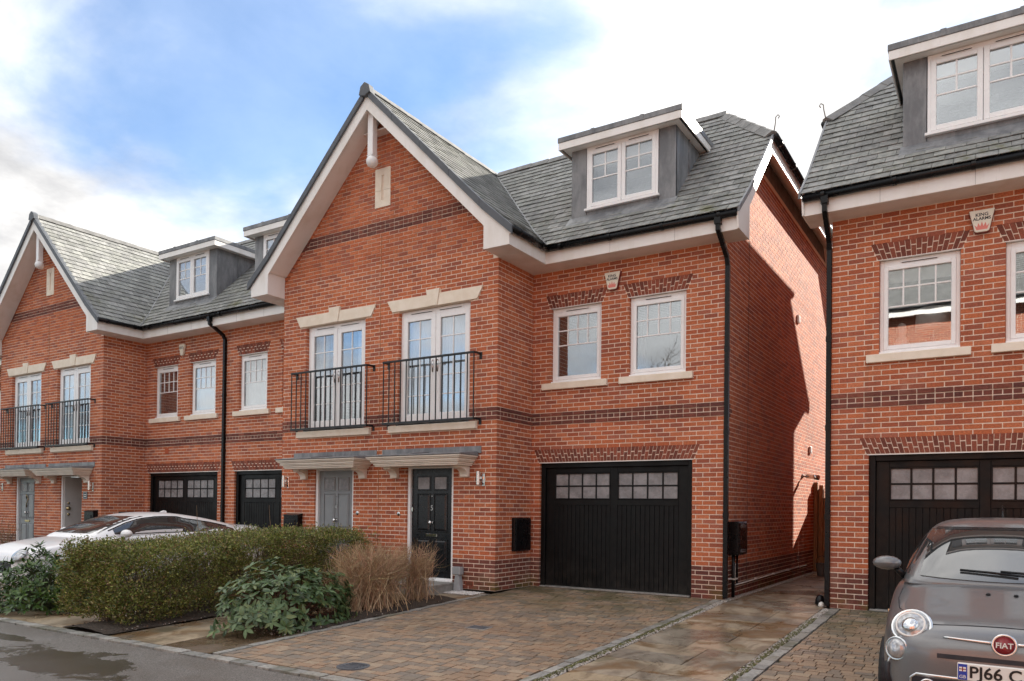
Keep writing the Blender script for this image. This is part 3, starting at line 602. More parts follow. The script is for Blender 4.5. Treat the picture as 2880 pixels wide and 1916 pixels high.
def dormer(H, c, sd, dress='sky'):
    """flat-roofed dormer with lead cheeks, centred at c+sd*4.315"""
    xm = c+sd*4.315; D = empty('dormer', (xm, .2, 6.6)); D.parent = H; D.location -= wloc(H); yf = .20; hw = .985
    for s_ in (-1, 1):
        xs = xm+s_*hw; xi = xs-s_*.30
        MB().prism([(yf, rz(yf-YE)-.05), (yf, 7.885), (7.9-RZ+2.69, 7.885)], 'x', min(xs, xs-s_*.06), max(xs, xs-s_*.06)).build('cheek', 'lead', D, bevel=.008)
        B(min(xs, xi), max(xs, xi), yf-.012, yf+.05, 6.60, 7.885).build('lead_facing', 'lead', D, bevel=.010)
        q = yf+.62; MB().tube([(xs+s_*.004, q, 7.88), (xs+s_*.004, q, rz(q-YE)+.02)], .014, 6).build('lead_roll', 'lead', D, True)
    B(xm-.68, xm+.68, yf-.008, yf+.05, 6.56, 6.76).build('lead_apron', 'lead', D, bevel=.008)
    m = MB(); yb = yf-.03; m.hexa([(xm-hw-.04, yb-.16, rz(yb-.16-YE)+.024), (xm+hw+.04, yb-.16, rz(yb-.16-YE)+.024), (xm+hw+.03, yf+.02, rz(yf-YE)+.0), (xm-hw-.03, yf+.02, rz(yf-YE)+.0), (xm-hw-.04, yb-.16, rz(yb-.16-YE)+.031), (xm+hw+.04, yb-.16, rz(yb-.16-YE)+.031), (xm+hw+.03, yf-.0, rz(yf-YE)+.05), (xm-hw-.03, yf-.0, rz(yf-YE)+.05)]); m.build('flashing', 'lead', D)
    B(xm-hw-.10, xm+hw+.10, yf-.155, 1.55, 7.885, 7.90).build('soffit', 'white_board', D); 
    ring_ = MB(); X0, X1, Y0 = xm-hw-.17, xm+hw+.17, yf-.215
    ring_.box(X0, X1, Y0, Y0+.022, 7.872, 8.0).box(X0, X0+.022, Y0+.022, 1.62, 7.872, 8.0).box(X1-.022, X1, Y0+.022, 1.62, 7.872, 8.0); ring_.build('fascia', 'white_board', D, bevel=.003)
    B(X0-.012, X1+.012, Y0-.012, 1.70, 8.001, 8.095).build('lead_edge', 'lead', D, bevel=.006)
    for k in (.3, .7): B(X0+(X1-X0)*k-.05, X0+(X1-X0)*k+.03, Y0-.018, 1.6, 8.0, 8.106).build('lead_lap', 'lead', D, bevel=.01)
    B(xm-hw+.06, xm+hw-.06, yf+.9, yf+.95, 6.7, 7.9).build('dormer_back', 'room_wall', D)
    x0, x1, z0, z1, y = xm-.675, xm+.675, 6.765, 7.882, yf+.0
    ring(x0, x1, y-.02, y+.06, z0, z1, .045, .04, .085).build('window_frame', 'white_upvc', D, bevel=.005); B(x0-.03, x1+.03, y-.07, y+.02, z0-.028, z0+.012).build('window_cill', 'white_upvc', D, bevel=.005)
    for s_ in (-1, 1):
        a, b = (x0+.04, xm-.003) if s_ < 0 else (xm+.003, x1-.04)
        ring(a, b, y-.034, y+.04, z0+.035, z1-.075, .072).build('sash', 'white_upvc', D, bevel=.007); c0, c1 = z0+.107, z1-.147
        pane_quads(D, a+.072, b-.072, c0, c1, y+.0, 2, 2, .024, zsplit=c0+(c1-c0)*.5)
        vent(D, (a+b)/2-.2, (a+b)/2+.2, z1-.05, y-.02)
    if dress: B(x0+.05, x1-.05, y+.10, y+.105, z1-.34, z1-.07).build('blind', 'blind', D)
    return D
# ------------------------------------------------------------------ houses
YG = -1.174; DEPTH = 10.0
def chain(u, party):
    d = 0 if party else max(0., u-5.38); yh = YE+RUN-d; zh = RZ-d
    return [(YE, EZ), (YE+KICK, rz(KICK)), (yh, zh), (DEPTH-yh, zh), (DEPTH-YE-KICK, rz(KICK)), (DEPTH-YE, EZ)]
def loft(mb, secs):                                  # secs: list of equal-length point loops
    k = len(mb.v); n = len(secs[0])
    for s_ in secs: mb.v += [tuple(p) for p in s_]
    for i in range(len(secs)-1):
        for j in range(n): a = k+i*n+j; b = k+i*n+(j+1) % n; mb.f.append((a, b, b+n, a+n))
    mb.f.append(tuple(range(k+n-1, k-1, -1))); mb.f.append(tuple(k+(len(secs)-1)*n+j for j in range(n))); return mb
def op(xa, xb, za, zb): xa, xb = min(xa, xb), max(xa, xb); return (za, zb, lambda z: xa, lambda z: xb)
def arch_op(xa, xb, za, zb, ov):
    xa, xb = min(xa, xb), max(xa, xb); return (za, zb, lambda z: xa-ov*(z-za)/(zb-za)-.006, lambda z: xb+ov*(z-za)/(zb-za)+.006)
def dark_front(n): return 'd' if n < 7 or n in (39, 41, 88, 90) else 'h' if n in (40, 89) else None
def dark_side(n):
    if n < 7: return 'd'
    if n in (39, 40, 41): return lambda y: 'd' if y < .34 else 'r'
def wing(H, wallm, P, SP, roof, c, sd, uE, end, dress=('blind', 'blind'), inner=2.666):
    X = lambda u: c+sd*u; party = end == 'party'; uV = uE if party else uE+.344
    x0, x1 = sorted((X(inner), X(uE)))
    ga, gb = X(2.841), X(5.696); ga, gb = min(ga, gb), max(ga, gb); w1 = sorted((X(3.046), X(4.046))); w2 = sorted((X(4.566), X(5.572)))
    ops = [op(ga, gb, 0, 2.25), arch_op(ga-.03, gb+.03, 2.25, 2.487, .095)]
    for w in (w1, w2): ops += [op(w[0], w[1], 3.675, 5.025), arch_op(w[0]-.02, w[1]+.02, 5.025, 5.272, .095), op(w[0]-.16, w[1]+.13, 3.55, 3.68)]
    qd = (None, None); off = X(uE)-.1025
    if not party: qd = (None, 0) if sd > 0 else (0, None); off = X(uE)-(.1025 if sd > 0 else .1125)
    brick_panel(P, 'x', 0., -1, x0, x1, 0, 5.7, ops, quoin=qd, dark=dark_front, off=off)
    mo = [(0, 2.25, ga-.004, gb+.004)]+[(3.68, 5.03, w[0]-.004, w[1]+.004) for w in (w1, w2)]
    mortar_boxes(wallm, 'x', 0., -1, x0+(0 if party or sd > 0 else .007), x1-(.007 if not party and sd > 0 else 0), 0, 5.75, mo)
    arch_bricks(P, ga-.03, gb+.03, .095, 2.252, 2.486, .0)
    for w in (w1, w2): arch_bricks(P, w[0]-.02, w[1]+.02, .095, 5.026, 5.270, .0)
    garage_door(H, ga, gb)
    sash_window(H, *w1, dress=dress[0]); sash_window(H, *w2, dress=dress[1])
    dormer(H, c, sd)
    if not party:                                      # end wall under the half hip
        xs = X(uE); n_ = sd
        clip = lambda z: (0, DEPTH) if z < 6.15 else ((z-6.13, DEPTH-(z-6.13)) if z < 7.61 else None)
        brick_panel(P, 'y', xs, n_, 0, DEPTH, 0, 7.65, (), clip=clip, quoin=(1, None), dark=dark_side, off=0., jit=.3)
        mortar_boxes(wallm, 'y', xs, n_, .007, DEPTH, 0, 6.0, (), rec=.0022)
        p = [(.2, 5.99), (DEPTH-.2, 5.99), (DEPTH-1.6, 7.66), (1.6, 7.66)]; a, b = xs-n_*.0022, xs-n_*.28; wallm.prism(p, 'x', min(a, b), max(a, b))
        B(min(xs, xs+n_*.001), max(xs, xs+n_*.003), 1.37, 1.383, .1, 7.0).build('movement_joint', 'soil', H)
    # roof solid
    us = [0, 5.38, uE-.02] if not party else [0, uE]
    if inner > 3: us[0] = inner
    loft(roof, [[(X(u), y, z-.02) for y, z in chain(u, party)]+[(X(u), DEPTH+.1, 5.77), (X(u), -.1, 5.77)] for u in us])
    if not party:
        m = MB(); loft(m, [[(X(u), y, z-.022) for y, z in chain(u, False)]+[(X(u), y+(.02 if y < 0 else -.02 if y > DEPTH else 0), z-(.035 if y < -.4 or y > DEPTH+.4 else .30)) for y, z in reversed(chain(u, False))] for u in (uE-.019, uV-.03)]); m.build('verge_soffit', 'white_board', H)
        bp = [(-.45, 5.706), (.14, 5.706), (.14, 6.235), (1.52, 7.62), (1.52, 7.905), (.05, 6.43), (-.5, 5.94)]
        a, b = X(uV-.03), X(uV-.004); MB().prism(bp, 'x', min(a, b), max(a, b)).build('bargeboard', 'white_board', H, bevel=.003)
        MB().prism([(10-y, z) for y, z in bp], 'x', min(a, b), max(a, b)).build('bargeboard', 'white_board', H)
        sbox(c, sd, uE+.001, uV-.031, -.395, .138, 5.708, 6.02).build('eave_box', 'white_board', H, bevel=.003)
        rr_ = [(YE-.01, EZ), (YE+KICK, rz(KICK)), (1.53, 7.96)]; a, b = X(uV-.003), X(uV+.034); MB().prism([(y, z+.042) for y, z in rr_]+[(y, z-.055) for y, z in reversed(rr_)], 'x', min(a, b), max(a, b)).build('verge_strip', 'lead', H, bevel=.006)
        sbox(c, sd, uV-.03, uV-.006, 1.49, 8.5, 7.66, 7.915).build('fascia', 'white_board', H, bevel=.003)
        gutter(H, (X(uV+.055), 1.50, 7.915), (X(uV+.055), 8.5, 7.895), 1.1)
        m = MB(); m.hexa([(X(uV), 1.50, 7.945), (X(5.38), 2.67, 9.115), (X(5.38), 7.33, 9.115), (X(uV), 8.5, 7.945), (X(uV), 1.50, 7.965), (X(5.38), 2.67, 9.135), (X(5.38), 7.33, 9.135), (X(uV), 8.5, 7.965)]); m.build('hip_slope', 'ridge_clay', H)
        ridge_tiles(roof_obj[0], (X(5.36), 2.70, 9.165), (X(uV+.03), 1.47, 7.965), 'hip_tile', .095, .15)
        q = Vector((X(uV+.03), 1.50, 7.98)); MB().tube([q, q+Vector((sd*.03, -.02, .16)), q+Vector((sd*.035, -.03, .24)), q+Vector((sd*.075, -.035, .27)), q+Vector((sd*.10, -.035, .235)), q+Vector((sd*.075, -.03, .205))], .010, 6).build('hip_iron', 'granite', H, True)
    # slates on the front slope
    if sd > 0: la = lambda r: X(max(RUN-r, inner if inner > 3 else 0)); ra = lambda r: X(uV+.0 if party is False and r < 2.05 else (uV+.0-(r-2.05) if not party else uE))
    else: la = lambda r: X(uV if not party and r < 2.05 else (uV-(r-2.05) if not party else uE)); ra = lambda r: X(max(RUN-r, inner if inner > 3 else 0))
    slate_field(SP, lambda a, r: (a, YE+r, rz(r)), la, ra, (0, -1, 1))
    ridge_tiles(roof_obj[0], (X(.1 if inner < 3 else inner), 2.69, RZ+.045), (X(uE if party else 5.40), 2.69, RZ+.045))
    # eaves
    fe = uV if not party else uE
    uI = 3.16 if inner < 3 else inner
    sbox(c, sd, uI-.025, fe-.03*(not party), -.42, -.396, 5.705, 5.955).build('fascia', 'white_board', H, bevel=.003)
    for k in range(1, 3): q = uI+(fe-uI)*k/3+.1; sbox(c, sd, q-.002, q+.002, -.4215, -.419, 5.71, 5.95).build('board_joint', 'granite', H)
    sbox(c, sd, 3.1365 if inner < 3 else inner, uE, -.395, .0, 5.704, 5.716).build('soffit', 'white_board', H)
    gutter(H, (X(uI+.05), -.482, 5.952), (X(fe-.02), -.482, 5.945), .95)
def gable(H, wallm, P, SP, roof, c, faces=(1,)):
    xl, xr = c-2.666, c+2.666; fd = [(c-1.998, c-.381), (c+.459, c+2.088)]; dr = [(c-1.70, c-.642), (c+.694, c+1.763)]
    ops = []
    for a, b in fd:
        m = (a+b)/2; ops += [op(a, b, 2.95, 5.04), arch_op(m-.965, m+.965, 5.04, 5.265, .125), op(m-.155, m+.155, 5.26, 5.35), op(m-1.0, m+.99, 2.785, 2.92)]
    for a, b in dr: ops += [op(a, b, 0, 2.17)]
    ops.append(op(c-.171, c+.215, 7.088, 7.83))
    clip = lambda z: (xl, xr) if z < 6.13 else ((c-(8.92-z), c+(8.92-z)) if z < 8.75 else None)
    brick_panel(P, 'x', YG, -1, xl, xr, 0, 8.775, ops, clip=clip, quoin=(None, 0), dark=dark_front, off=xr-.1025)
    mortar_boxes(wallm, 'x', YG, -1, xl+.007, xr-.007, 0, 6.0, [(2.95, 5.04, a-.004, b+.004) for a, b in fd]+[(0, 2.17, a-.004, b+.004) for a, b in dr])
    wallm.prism([(xl+.02, 5.99), (xr-.02, 5.99), (c, 8.84)], 'y', YG+.007, YG+.25)
    brick_panel(P, 'y', xr, 1, YG, 0., 0, 5.7, (), quoin=(1, None), dark=lambda n: dark_front(n) if n < 60 else None, off=YG)
    mortar_boxes(wallm, 'y', xr, 1, YG+.007, .0, 0, 5.75); mortar_boxes(wallm, 'y', xl, -1, YG+.007, .0, 0, 5.75)
    # roof solid, front overhang, boards
    prof = [(3.22, EZ), (3.22-KICK, rz(KICK)), (0, RZ), (-3.22+KICK, rz(KICK)), (-3.22, EZ)]
    loft(roof, [[(c+u, y, z-.02) for u, z in prof]+[(c-2.9, y, 5.77), (c+2.9, y, 5.77)] for y in (YG+.24, 2.9)])
    m = MB(); loft(m, [[(c+u, y, z-.022) for u, z in prof]+[(c+u*.985, y, z-(.035 if abs(u) > 3 else .32)) for u, z in reversed(prof)] for y in (-1.595, YG-.001)]); m.build('gable_soffit', 'white_board', H)
    for s_ in (-1, 1):
        bp = [(0, 9.02), (2.64, 6.375), (3.19, 5.89), (3.16, 5.86), (3.16, 5.704), (2.652, 5.704), (2.652, 6.10), (0, 8.75)]
        MB().prism([(c+s_*u, z) for u, z in bp], 'y', -1.622, -1.597).build('bargeboard', 'white_board', H, bevel=.003)
        MB().prism([(c+s_*u, z) for u, z in ((2.656, 5.707), (3.158, 5.707), (3.158, 5.93), (2.656, 6.15))], 'y', -1.596, YG-.001).build('eave_box', 'white_board', H)
        sbox(c, s_, 3.136, 3.16, -1.596, -.421, 5.705, 5.955).build('fascia', 'white_board', H, bevel=.003)
        sbox(c, s_, 2.667, 3.135, YG, -.0, 5.704, 5.716).build('soffit', 'white_board', H)
        gutter(H, (c+s_*3.225, -1.62, 5.955), (c+s_*3.225, -.47, 5.95), .9)
        for k in range(5):                              # verge trim lengths
            a, b = 3.24*k/5, 3.24*(k+1)/5-.004; g = lambda u: (RZ-u if u < 2.64 else 6.48-(u-2.64)*.87)
            if a < .06: a = .06
            mids = [a]+([2.64] if a < 2.64 < b else [])+[b]
            pl = [(c+s_*u, g(u)+.035) for u in mids]+[(c+s_*u, g(u)-.112) for u in reversed(mids)]; o = MB().prism(pl, 'y', -1.668, -1.634)
            pl = [(c+s_*u, g(u)+.036) for u in mids]+[(c+s_*u, g(u)+.012) for u in reversed(mids)]; o.prism(pl, 'y', -1.634, -1.555); o.build('verge_trim', 'dark_trim', H, bevel=.004)
    MB().prism([(c-.14, 9.02), (c-.10, 9.17), (c, 9.235), (c+.10, 9.17), (c+.14, 9.02), (c, 8.97)], 'y', -1.70, -1.56).build('ridge_end_cap', 'dark_trim', H, bevel=.012)
    B(c-.31, c+.31, -1.375, YG-.001, 8.455, 8.475).build('apex_soffit', 'white_board', H)
    f = empty('pendant', (c, -1.46, 7.75)); f.parent = H; f.location -= wloc(H)
    B(c-.065, c+.065, -1.525, -1.395, 7.96, 8.76).build('post', 'white_upvc', f, bevel=.012); B(c-.075, c+.075, -1.535, -1.385, 7.935, 7.962).build('collar', 'white_upvc', f, bevel=.008)
    MB().lathe([(.112*math.sin(R(a)), -.112*math.cos(R(a))) for a in range(4, 177, 12)], (c, -1.46, 7.848), n=20).build('ball', 'white_upvc', f, True)
    s_ = empty('stone_slit', (c, YG, 7.09)); s_.parent = H; s_.location -= wloc(H); a, b = c-.169, c+.213; mx_ = (a+b)/2
    for z0, z1 in ((7.09, 7.405), (7.41, 7.828)):
        lo = z0 if z0 > 7.2 else z0+.13; hi = z1 if z1 < 7.6 else z1-.13
        m = MB().box(a, mx_-.03, YG-.012, YG+.09, z0, z1).box(mx_+.03, b, YG-.012, YG+.09, z0, z1)
        if z0 < 7.2: m.box(mx_-.03, mx_+.03, YG-.012, YG+.09, z0, lo)
        else: m.box(mx_-.03, mx_+.03, YG-.012, YG+.09, hi, z1)
        m.build('slit_block', 'cast_stone', s_)
    B(mx_-.031, mx_+.031, YG+.045, YG+.08, 7.2, 7.7).build('slit_back', 'cast_stone', s_)
    B(c-.004, c+.004, YG-.0022, YG+.02, 0., 6.58).build('movement_joint', 'timber', H)
    slate_field(SP, lambda a, r: (c+RUN-r, a, rz(r)), lambda r: -1.60, lambda r: YE+r+.01, (1, 0, 1))
    ridge_tiles(roof_obj[0], (c, -1.60, RZ+.045), (c, 2.72, RZ+.045))
    for s_ in (-1, 1):
        pts = [(c+s_*(RUN-r), YE+r, rz(r)+.025) for r in (0, KICK, RUN)]; MB().tube(pts, .022, 6).build('valley_flashing', 'lead', H, True)
    return fd, dr
roof_obj = [None]
def house(name, c, label, root, wings, with_gable, zmin, group=None):
    H = empty(name, root, label, 'house', 'brick houses along the street'); wallm, roofm = MB(), MB(); P, SP = Pieces(), Pieces()
    roof_obj[0] = RO = empty('roof', (root[0], 2.69, 7.0)); RO.parent = H; RO.location -= wloc(H)
    fdr = gable(H, wallm, P, SP, roofm, c) if with_gable else None
    for w in wings: wing(H, wallm, P, SP, roofm, c, *w[:3], **(w[3] if len(w) > 3 else {}))
    wall = wallm.build('wall', 'mortar', H, origin=root, recalc=False)
    roofm.build('roof_deck', 'ridge_clay', RO)
    P.flush('brick', 'brick_courses', 'brick', wall, 300, zmin); SP.flush('slate', 'slate_courses', 'slate', RO, 300)
    return H, fdr
def back_box(H, x0, x1, y1=10.0):
    MB().box(x0, x1, y1-.3, y1, 0, 5.8).build('rear_wall', 'mortar', H)
C1, C0, C2 = -9.876, -21.906, 4.13
HM, fm = house('brick_house', C1, 'central gabled brick house pair with front doors 4 and 5 and black garage', (C1, 0, 0), [(1, 6.206, 'gable_end', {'dress': ('blind', 'blind')}), (-1, 6.015, 'party', {'dress': ('full', 'full')})], True, .95)
back_box(HM, -15.89, -3.70)
for (a, b), dz in zip(fm[0], (2, 1)): french_door(HM, a, b, YG, dz); balcony(HM, (a+b)/2, YG)
front_door(HM, *fm[1][0], YG, 'grey_paint', '4'); front_door(HM, *fm[1][1], YG, 'black_door', '5')
for a, b in fm[1]: canopy(HM, (a+b)/2, YG)
downpipe(HM, [(-3.64, -.482, 5.90), (-3.64, -.482, 5.74), (-3.632, -.04, 5.44), (-3.630, .01, 5.30), (-3.628, .01, .03)])
HL, fl = house('brick_house', C0, 'far left gabled brick house pair behind the white saloon', (C0, 0, 0), [(1, 6.015, 'party', {'dress': ('venetian', 'full')}), (-1, 6.015, 'party', {'dress': ('full', 'full')})], True, 1.2)
back_box(HL, -27.9, -15.9)
for (a, b), dz in zip(fl[0], (2, 2)): french_door(HL, a, b, YG, dz); balcony(HL, (a+b)/2, YG)
front_door(HL, *fl[1][0], YG, 'grey_paint', None, knock=True); front_door(HL, *fl[1][1], YG, 'pale_paint', None, opened=True)
for a, b in fl[1]: canopy(HL, (a+b)/2, YG)
downpipe(HL, [(-15.95, -.482, 5.90), (-15.95, -.482, 5.76), (-15.94, -.10, 5.55), (-15.94, -.045, 5.45), (-15.94, -.045, .03)])
HR, _ = house('brick_house', C2, 'right hand brick house with garage behind the grey hatchback', (-.3, 0, 0), [(-1, 6.206, 'gable_end', {'dress': ('blind', 'lampshade')})], False, .3)
back_box(HR, -2.05, 4.1)
MB().box(1.47, 1.75, .0, 10, 0, 5.8).build('inner_wall', 'mortar', HR)
downpipe(HR, [(-2.10, -.482, 5.90), (-2.10, -.482, 5.72), (-2.112, -.05, 5.40), (-2.114, .0, 5.28), (-2.114, .0, .03)])
# ------------------------------------------------------------------ ground
def zg(y): return min(0., max(.035*y, -.2345)) if y > -6.7 else -.2345+.004*(y+6.7)
def sheet(mb, x0, x1, y0, y1, dz, n=1, dx=0):
    rows = [[(x0, y0+(y1-y0)*i/n, zg(y0+(y1-y0)*i/n)+dz), (x1, y0+(y1-y0)*i/n, zg(y0+(y1-y0)*i/n)+dz)] for i in range(n+1)]; return mb.grid(rows)
def slab(mb, x0, x1, y0, y1, dz, th=.2):             # block following the fall of the ground
    a, b = zg(y0)+dz, zg(y1)+dz; return mb.hexa([(x0, y0, a-th), (x1, y0, a-th), (x1, y1, b-th), (x0, y1, b-th), (x0, y0, a), (x1, y0, a), (x1, y1, b), (x0, y1, b)])
B(-300, 300, -300, 300, -.62, -.46).build('ground', 'ground', None, kind='structure')
m = MB(); xs = np.linspace(-70, 60, 14); ys = [-6.83, -8, -10, -12, -15, -22, -34]
m.grid([[(x, y, zg(y)-.012) for x in xs] for y in reversed(ys)]); m.build('road', 'asphalt', None, kind='structure')
m = MB(); slab(m, -70, 40, -6.80, .3, -.035, .3); slab(m, -70, 40, .3, 26, -.05, .3); m.build('ground_base', 'soil', None, kind='structure')
PV = [(.31, .222, .15), (.285, .205, .14), (.33, .24, .163), (.255, .195, .142), (.225, .182, .14), (.205, .172, .138), (.29, .215, .15), (.315, .212, .138), (.345, .265, .185), (.215, .175, .132)]
def driveway(name, x0, x1, y0, y1, limit=300):
    m = MB(); slab(m, x0, x1, y0, y1, -.014, .2); D = m.build(name, 'joint_sand', None, kind='structure'); P = Pieces(); y = y1; k = 0
    while y > y0+.03:
        h = random.choice((.105, .12, .13)); ya = max(y0, y-h); x = x0-random.uniform(0, .15)
        while x < x1:
            w = random.choice((.09, .13, .13, .175, .175, .175)); a, b = max(x, x0), min(x+w, x1); x += w
            if b-a < .03: continue
            ci = random.randrange(len(PV)); j = random.uniform(-.003, .003); c0, c1 = zg(ya)+j, zg(y)+j+random.uniform(-.001, .001); g = .0048
            lo = [(a+g, ya+g, c0-.06), (b-g, ya+g, c0-.06), (b-g, y-g, c1-.06), (a+g, y-g, c1-.06)]; P.hexa(lo+[(p[0], p[1], p[2]+.06) for p in lo], PV[ci], ('p', ci), (0, 0, 1), (b-a)*(y-ya))
        y = ya
    P.flush('paver', 'paver_field', 'paver', D, limit); return D
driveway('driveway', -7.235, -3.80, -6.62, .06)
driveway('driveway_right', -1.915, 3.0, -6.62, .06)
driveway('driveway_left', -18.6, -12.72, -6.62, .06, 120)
# granite setts: kerb and edgings
GR = [(.30, .29, .27), (.26, .25, .235), (.35, .335, .31), (.22, .215, .20), (.29, .27, .24)]
def sett_run(name, x0, x1, y0, y1, along, dz=.004, ln=.2):
    m = MB(); slab(m, x0, x1, y0, y1, -.03, .2); K = m.build(name, 'joint_sand', None, kind='structure'); P = Pieces(); t, e = (x0, x1) if along == 'x' else (y0, y1)
    while t < e-.04:
        l = min(ln*random.uniform(.72, 1.2), e-t); g = .006; j = random.uniform(-.004, .006)+dz
        a, b, c, d = (t+g, t+l-g, y0+random.uniform(0, .012), y1-random.uniform(0, .012)) if along == 'x' else (x0+random.uniform(0, .012), x1-random.uniform(0, .012), t+g, t+l-g); t += l
        ci = random.randrange(len(GR)); lo = [(a, c, zg(c)+j-.09), (b, c, zg(c)+j-.09), (b, d, zg(d)+j-.09), (a, d, zg(d)+j-.09)]
        P.hexa(lo+[(p[0]+random.uniform(-.006, .006), p[1]+random.uniform(-.005, .005), p[2]+.09+random.uniform(-.003, .004)) for p in lo], GR[ci], ('g', ci), (0, 0, 1), (b-a)*(d-c))
    P.flush('sett', 'sett_row', 'sett', K, 300)
t = NT('sett'); c = t.mix(t.mr(t.noise(30, 4, .65), .3, .7), t.mix(1., t.attr(), (.7, .7, .68), 'MULTIPLY'), t.mix(1., t.attr(), (1.2, 1.2, 1.18), 'MULTIPLY')); c = t.mix(t.mr(t.noise(2.3, 5, .6), .5, .66, 0, .6), c, (.09, .088, .035)); t.set(c, .6); t.bump(t.noise(60, 4), .6, .006); M['sett'] = t.m
sett_run('kerb', -21., 4.0, -6.82, -6.66, 'x', .006, .23)
sett_run('edging_left', -7.36, -7.245, -6.62, -1.26, 'y', .004, .22)
sett_run('edging_path', -3.795, -3.675, -6.62, -.06, 'y', .004, .22)
sett_run('edging_right', -2.05, -1.925, -6.62, -.06, 'y', .004, .22)
# flagstones
FL = [(.34, .285, .21), (.32, .27, .205), (.28, .245, .195), (.37, .31, .23), (.25, .22, .18), (.35, .28, .19)]
def flags(name, x0, x1, y0, y1, rows=(.6, .45, .3), limit=300):
    m = MB(); slab(m, x0-.01, x1+.01, y0, y1, -.012, .2); F = m.build(name, 'joint_sand', None, kind='structure'); P = Pieces(); y = y0; k = 0
    while y < y1-.05:
        h = min(random.choice(rows), y1-y); cut = [0, random.choice((.34, .42, .6, .66)), 1] if x1-x0 > .8 else [0, 1]
        for a, b in zip(cut[:-1], cut[1:]):
            g = .006; xa, xb = x0+(x1-x0)*a+g, x0+(x1-x0)*b-g; j = random.uniform(-.003, .004); ci = random.randrange(len(FL)); lo = [(xa, y+g, zg(y)+j-.04), (xb, y+g, zg(y)+j-.04), (xb, y+h-g, zg(y+h)+j-.04), (xa, y+h-g, zg(y+h)+j-.04)]
            P.hexa(lo+[(p[0]+random.uniform(-.004, .004), p[1]+random.uniform(-.004, .004), p[2]+.04) for p in lo], FL[ci], ('f', ci), (0, 0, 1), 1)
        y += h
    P.flush('flagstone', 'flag_field', 'flagstone', F, limit); return F
flags('side_path', -3.56, -2.15, -6.64, 12.)
flags('front_path', -9.36, -8.24, -6.64, -2.0, (.9, .6)); flags('outer_path', -12.5, -10.45, -6.64, -5.2, (.9, .6)); flags('door_paving', -12.6, -7.37, -2.0, -1.19, (.4, .4))
m = MB(); slab(m, -3.675, -3.56, -6.64, 12, -.008, .1); slab(m, -2.15, -2.05, -6.64, 12, -.008, .1); m.build('gravel_strip', 'gravel_bed', None, kind='structure')
for nm, x0, x1, y0, y1, mt in (('planting_bed', -8.235, -7.36, -5.15, -2.05, 'soil'), ('hedge_bed', -10.41, -9.40, -6.65, -2.05, 'soil'), ('muddy_bed', -8.235, -7.36, -6.64, -5.15, 'mud'), ('outer_bed', -13.4, -12.5, -6.62, -2., 'soil')):
    x0 -= .03*(mt == 'soil'); x1 += .03*(mt == 'soil' and nm != 'planting_bed'); m = MB(); nx, ny = 14, 40
    m.grid([[(x0+(x1-x0)*i/nx, y0+(y1-y0)*j/ny, zg(y0+(y1-y0)*j/ny)+.002+(random.uniform(0, .02)+.035*math.sin(math.pi*i/nx) if mt == 'soil' else random.uniform(-.004, .004)-.012*math.sin(math.pi*i/nx))) for i in range(nx+1)] for j in range(ny+1)]); m.build(nm, mt, None, True, kind='structure')
# gravel: pebbles nobody could count
def pebbles(name, spots, label, n, smin=.006, smax=.016, cols=((.45, .43, .40), (.33, .31, .28), (.55, .52, .48), (.22, .20, .18), (.38, .33, .27))):
    H, C_ = [], []
    for _ in range(n):
        x0, x1, y0, y1, zo = random.choices(spots, [abs((s[1]-s[0])*(s[3]-s[2])) for s in spots])[0]; x, y = random.uniform(x0, x1), random.uniform(y0, y1); z = zg(y)+zo; s_ = random.uniform(smin, smax); a = random.uniform(0, 3.14); q = random.uniform(.55, .95)
        ca, sa = math.cos(a)*s_, math.sin(a)*s_; ex = np.array((ca, sa, 0)); ey = np.array((-sa, ca, 0))*q; up = np.array((random.uniform(-.2, .2)*s_, random.uniform(-.2, .2)*s_, s_*.8)); o = np.array((x, y, z))
        b = [o-ex*.6-ey*.6, o+ex*.7-ey*.6, o+ex*.6+ey*.7, o-ex*.7+ey*.6]; t_ = [o-ex*.45-ey*.4+up, o+ex*.4-ey*.45+up, o+ex*.45+ey*.4+up, o-ex*.4+ey*.45+up]; H.append([tuple(p) for p in b+t_]); C_.append(random.choice(cols))
    o = joined(name, H, C_, 'pebble', None, (0, 0, 0)); tag(o, label, 'gravel', kind='stuff')
pebbles('gravel', [(-3.672, -3.565, -6.6, 9, -.006), (-2.145, -2.055, -6.6, -.1, -.006)], 'pale gravel strips along both edges of the side path', 9000)
pebbles('corner_gravel', [(-8.02, -7.42, -1.55, -1.2, .006)], 'small patch of white gravel at the foot of the gable corner', 1100, .007, .017, ((.66, .65, .62), (.5, .48, .46), (.75, .74, .72)))
pebbles('bed_stones', [(-8.2, -7.4, -5.6, -2.1, .01), (-10.4, -9.4, -6.6, -6., .02), (-9.5, -9.38, -6.4, -3, .01)], 'loose bark and small stones scattered on the planting beds', 1500, .006, .02, ((.05, .03, .02), (.10, .06, .035), (.025, .018, .014), (.32, .29, .25)))
# moss in the gravel
H_, C_ = [], []
for _ in range(5200):
    y = random.uniform(-6.6, -1.0); e = random.random() < .6; x = (-3.672+abs(random.gauss(0, .028))) if e else (-2.06-abs(random.gauss(0, .03))); s_ = random.uniform(.006, .016); z = zg(y)-.004
    H_.append([(x-s_, y-s_, z-.005), (x+s_, y-s_, z-.005), (x+s_, y+s_, z-.005), (x-s_, y+s_, z-.005), (x-s_*.5, y-s_*.5, z+s_*.7), (x+s_*.5, y-s_*.5, z+s_*.7), (x+s_*.5, y+s_*.5, z+s_*.7), (x-s_*.5, y+s_*.5, z+s_*.7)]); C_.append(random.choice(((.085, .09, .014), (.065, .068, .012), (.11, .105, .02), (.045, .042, .012))))
tag(joined('moss', H_, C_, 'pebble', None, (0, 0, 0)), 'green moss cushions lining the gravel strips', 'moss', kind='stuff')
